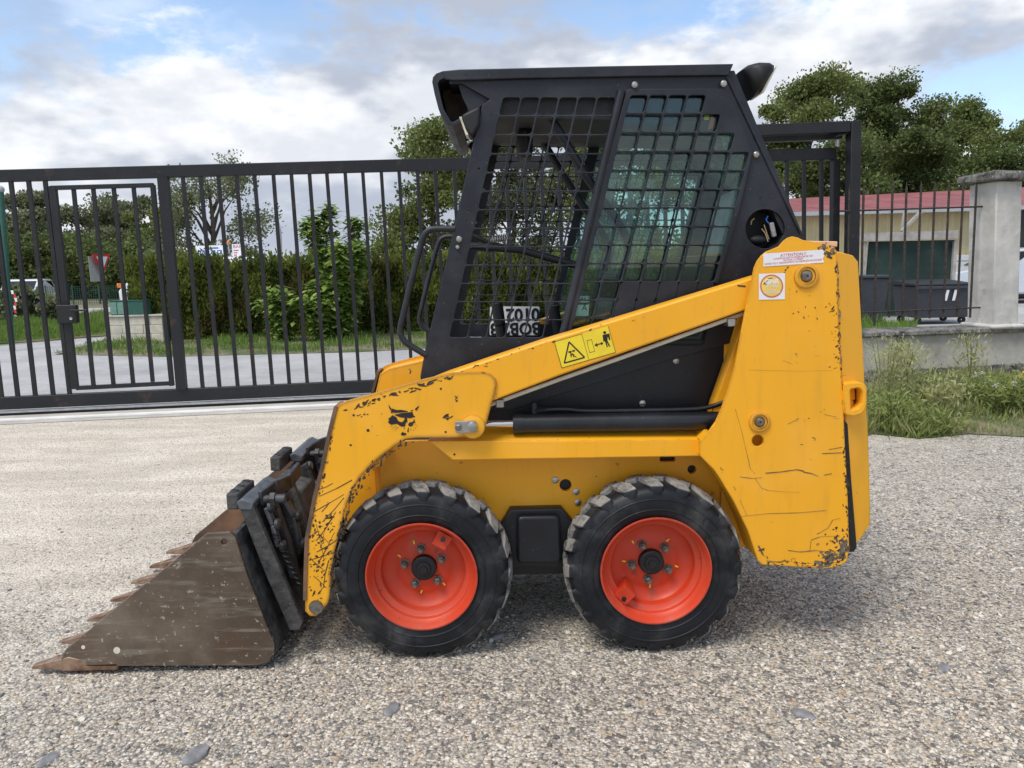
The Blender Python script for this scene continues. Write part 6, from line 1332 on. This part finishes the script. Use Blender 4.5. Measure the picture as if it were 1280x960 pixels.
inner = [(tipx, bk[-1][1] + .001), (tipx, bk[-1][1] + .016)] + [(x - .012, z + (.012 if i > 3 else 0)) for i, (x, z) in reversed(list(enumerate(bk)))]
sh = plate('bucket_shell', [[(x + .004, z) for x, z in bk] + inner[:2] + inner[2:]], YB0 + .0145, YB1 - .0145, 'plate_muddy', BK, .001)
mb = MB(); mb.box((tipx - .012, YB0 + .0, max(bk[-1][1] - .004, .001)), (tipx + .16, YB1, bk[-1][1] + .018)); mb.build('cutting_edge', 'tooth_steel', BK, bevel=.003)
for k in range(7):
    y = -.456 + .158 * k; tx = -1.562; x1 = tipx + .015; mb = MB(); wd = .024
    mb.add([(tx, y - .012, .028), (tx, y + .012, .028), (tx, y - .012, .020), (tx, y + .012, .020), (x1, y - wd, .062), (x1, y + wd, .062), (x1, y - wd, .018), (x1, y + wd, .018), (x1 + .06, y - wd * .9, .045), (x1 + .06, y + wd * .9, .045), (x1 + .06, y - wd * .9, .022), (x1 + .06, y + wd * .9, .022)], [(0, 1, 3, 2), (0, 4, 5, 1), (2, 3, 7, 6), (0, 2, 6, 4), (1, 5, 7, 3), (4, 8, 9, 5), (6, 7, 11, 10), (4, 6, 10, 8), (5, 9, 11, 7), (8, 10, 11, 9)]); mb.build('bucket_tooth', 'tooth_steel', BK, bevel=.002)
fpx('clay_splashes', [circle(104, 809, 2.6, 9), circle(146, 813, 4.4, 11)], YB0 - .0006, 'pipe_cream', BK)
# back frame (quick attach): cheek ribs, face plate, top hooks, levers
QA = empty('quick_attach', (0, 0, 0), parent=LD)
Ra = [(297, 629), (317, 633), (378, 778), (373, 788), (361, 787), (353, 768), (340, 742)]
rb = plate('attach_rib', [pl([(297, 629), (317, 633), (378, 778), (374, 788), (362, 788), (331, 717)], -.43)], -.43, -.405, 'plate_muddy', QA, .004); mirror(rb)
bp = pl([(300, 640), (313, 640), (372, 780), (358, 786)], -.42)
mb = MB(); mb.prism([Vector((x, 0, z)) for x, z in bp], (0, -.404, 0), (0, .404, 0)); mb.build('attach_face', 'plate_dark', QA, bevel=.004)
mid = pl([(317, 640), (330, 632), (352, 690), (368, 760), (360, 775)], -.42)
for y0, y1 in ((-.33, -.30), (-.12, -.09), (.09, .12), (.30, .33)):
    mb = MB(); mb.prism([Vector((x, 0, z)) for x, z in mid], (0, y0, 0), (0, y1, 0)); mb.build('stiffener', 'plate_dark', QA, bevel=.003)
ct = pl([(297, 626), (305, 622), (318, 628), (317, 637), (300, 636)], -.42)
for y0, y1 in ((-.432, -.17), (.15, .43)):
    mb = MB(); mb.prism([Vector((x, 0, z)) for x, z in ct], (0, y0, 0), (0, y1, 0)); mb.build('top_hook', 'hook_steel', QA, bevel=.004)
s0 = U(296, 628, -.42)
for y0, y1 in ((-.40, -.24), (.05, .22)):
    mb = MB(); mb.box((s0.x - .040, y0, s0.z - .03), (s0.x - .002, y1, s0.z + .022)); o = mb.build('bucket_step', 'plate_muddy', BK, bevel=.006)
    for k in range(3):
        yy = y0 + (y1 - y0) * (k + .5) / 3; mb = MB(); mb.lathe([(0, .014), (.004, .012), (.004, .008), (.001, .007)], (s0.x - .021, yy, s0.z + .0225), 12, axis='Z'); mb.build('step_pip', 'attach_grey', o)
for y0, sg in ((-.30, 1), (.28, 1)):
    b0 = U(320, 628, -.42); P = [Vector((b0.x, y0 - .08, b0.z)), Vector((b0.x + .03, y0 - .02, b0.z + .015)), Vector((b0.x + .05, y0 + .06, b0.z + .01)), Vector((b0.x + .06, y0 + .16, b0.z + .03))]
    mb = MB(); 
    for a, b in zip(P, P[1:]): mb.bar(a, b, .014, .05, (1, 0, 0))
    lv = mb.build('locking_lever', 'attach_grey', QA, bevel=.004)
    mb = MB(); mb.tube([Vector((b0.x + .01, y0 - .07, b0.z - .005)), Vector((b0.x + .075, y0 - .07, b0.z - .005))], .014, 12); mb.tube([Vector((b0.x + .03, y0 - .07, b0.z - .005)), Vector((b0.x + .045, y0 - .07, b0.z - .005))], .022, 6); mb.build('lever_bolt', 'attach_grey', lv)
    mb = MB(); q = Vector((b0.x + .03, y0 - .03, b0.z - .05)); q2 = U(350, 735, -.42); mb.bar(q, Vector((q2.x + .02, y0 - .03, q2.z)), .03, .02, (0, 1, 0)); mb.build('locking_wedge', 'attach_grey', lv)
    mb = MB(); P = []
    for k in range(80): t = k / 79; an = 2 * math.pi * 10 * t; c = Vector((b0.x + .075 * t + .035, y0 - .085, b0.z - .10 - .18 * t)); P.append(c + Vector((.0085 * math.cos(an), .0085 * math.sin(an), 0)))
    mb.tube(P, .0026, 5); mb.build('lever_spring', 'plastic_dark', lv)
for y_, pts in ((-.37, [(322, 640), (331, 662), (338, 690)]), (-.25, [(330, 640), (345, 668), (352, 705)]), (.12, [(322, 640), (333, 668), (340, 700)])):
    P = [U(a, b, -.42) for a, b in pts]; mb = MB()
    for a, b in zip(P, P[1:]): mb.bar(Vector((a.x + .012, y_, a.z)), Vector((b.x + .012, y_, b.z)), .034, .014, (0, 1, 0))
    lk_ = mb.build('lever_link', 'hook_steel', QA, bevel=.004)
    for p in P: mb = MB(); mb.lathe([(0, .019), (.010, .019), (.016, .012), (.016, 0)], (p.x + .019, y_, p.z), 14, axis='X'); mb.build('link_pin', 'attach_grey', lk_)
mb = MB(); P = [U(a, b, -.42) for a, b in [(318, 645), (336, 640), (366, 758), (370, 778)]]; mb.prism([Vector((p.x, 0, p.z)) for p in P], (0, -.20, 0), (0, -.175, 0)); mb.build('stiffener', 'plate_dark', QA, bevel=.003)
mb = MB(); P = [U(a, b, -.42) for a, b in [(320, 650), (340, 655), (352, 690), (338, 700)]]; mb.prism([Vector((p.x, 0, p.z)) for p in P], (0, -.08, 0), (0, .09, 0)); mb.build('centre_block', 'plate_muddy', QA, bevel=.006)
# tilt cylinders behind the knee and a grease-dark cross plate
for sg in (1, -1):
    a, b = U(440, 600, -.12), U(360, 740, -.12); mb = MB(); mb.tube([Vector((a.x, sg * .2, a.z)), Vector((b.x, sg * .2, b.z))], .026, 16); tcy = mb.build('tilt_cylinder', 'cylinder_black', LD)
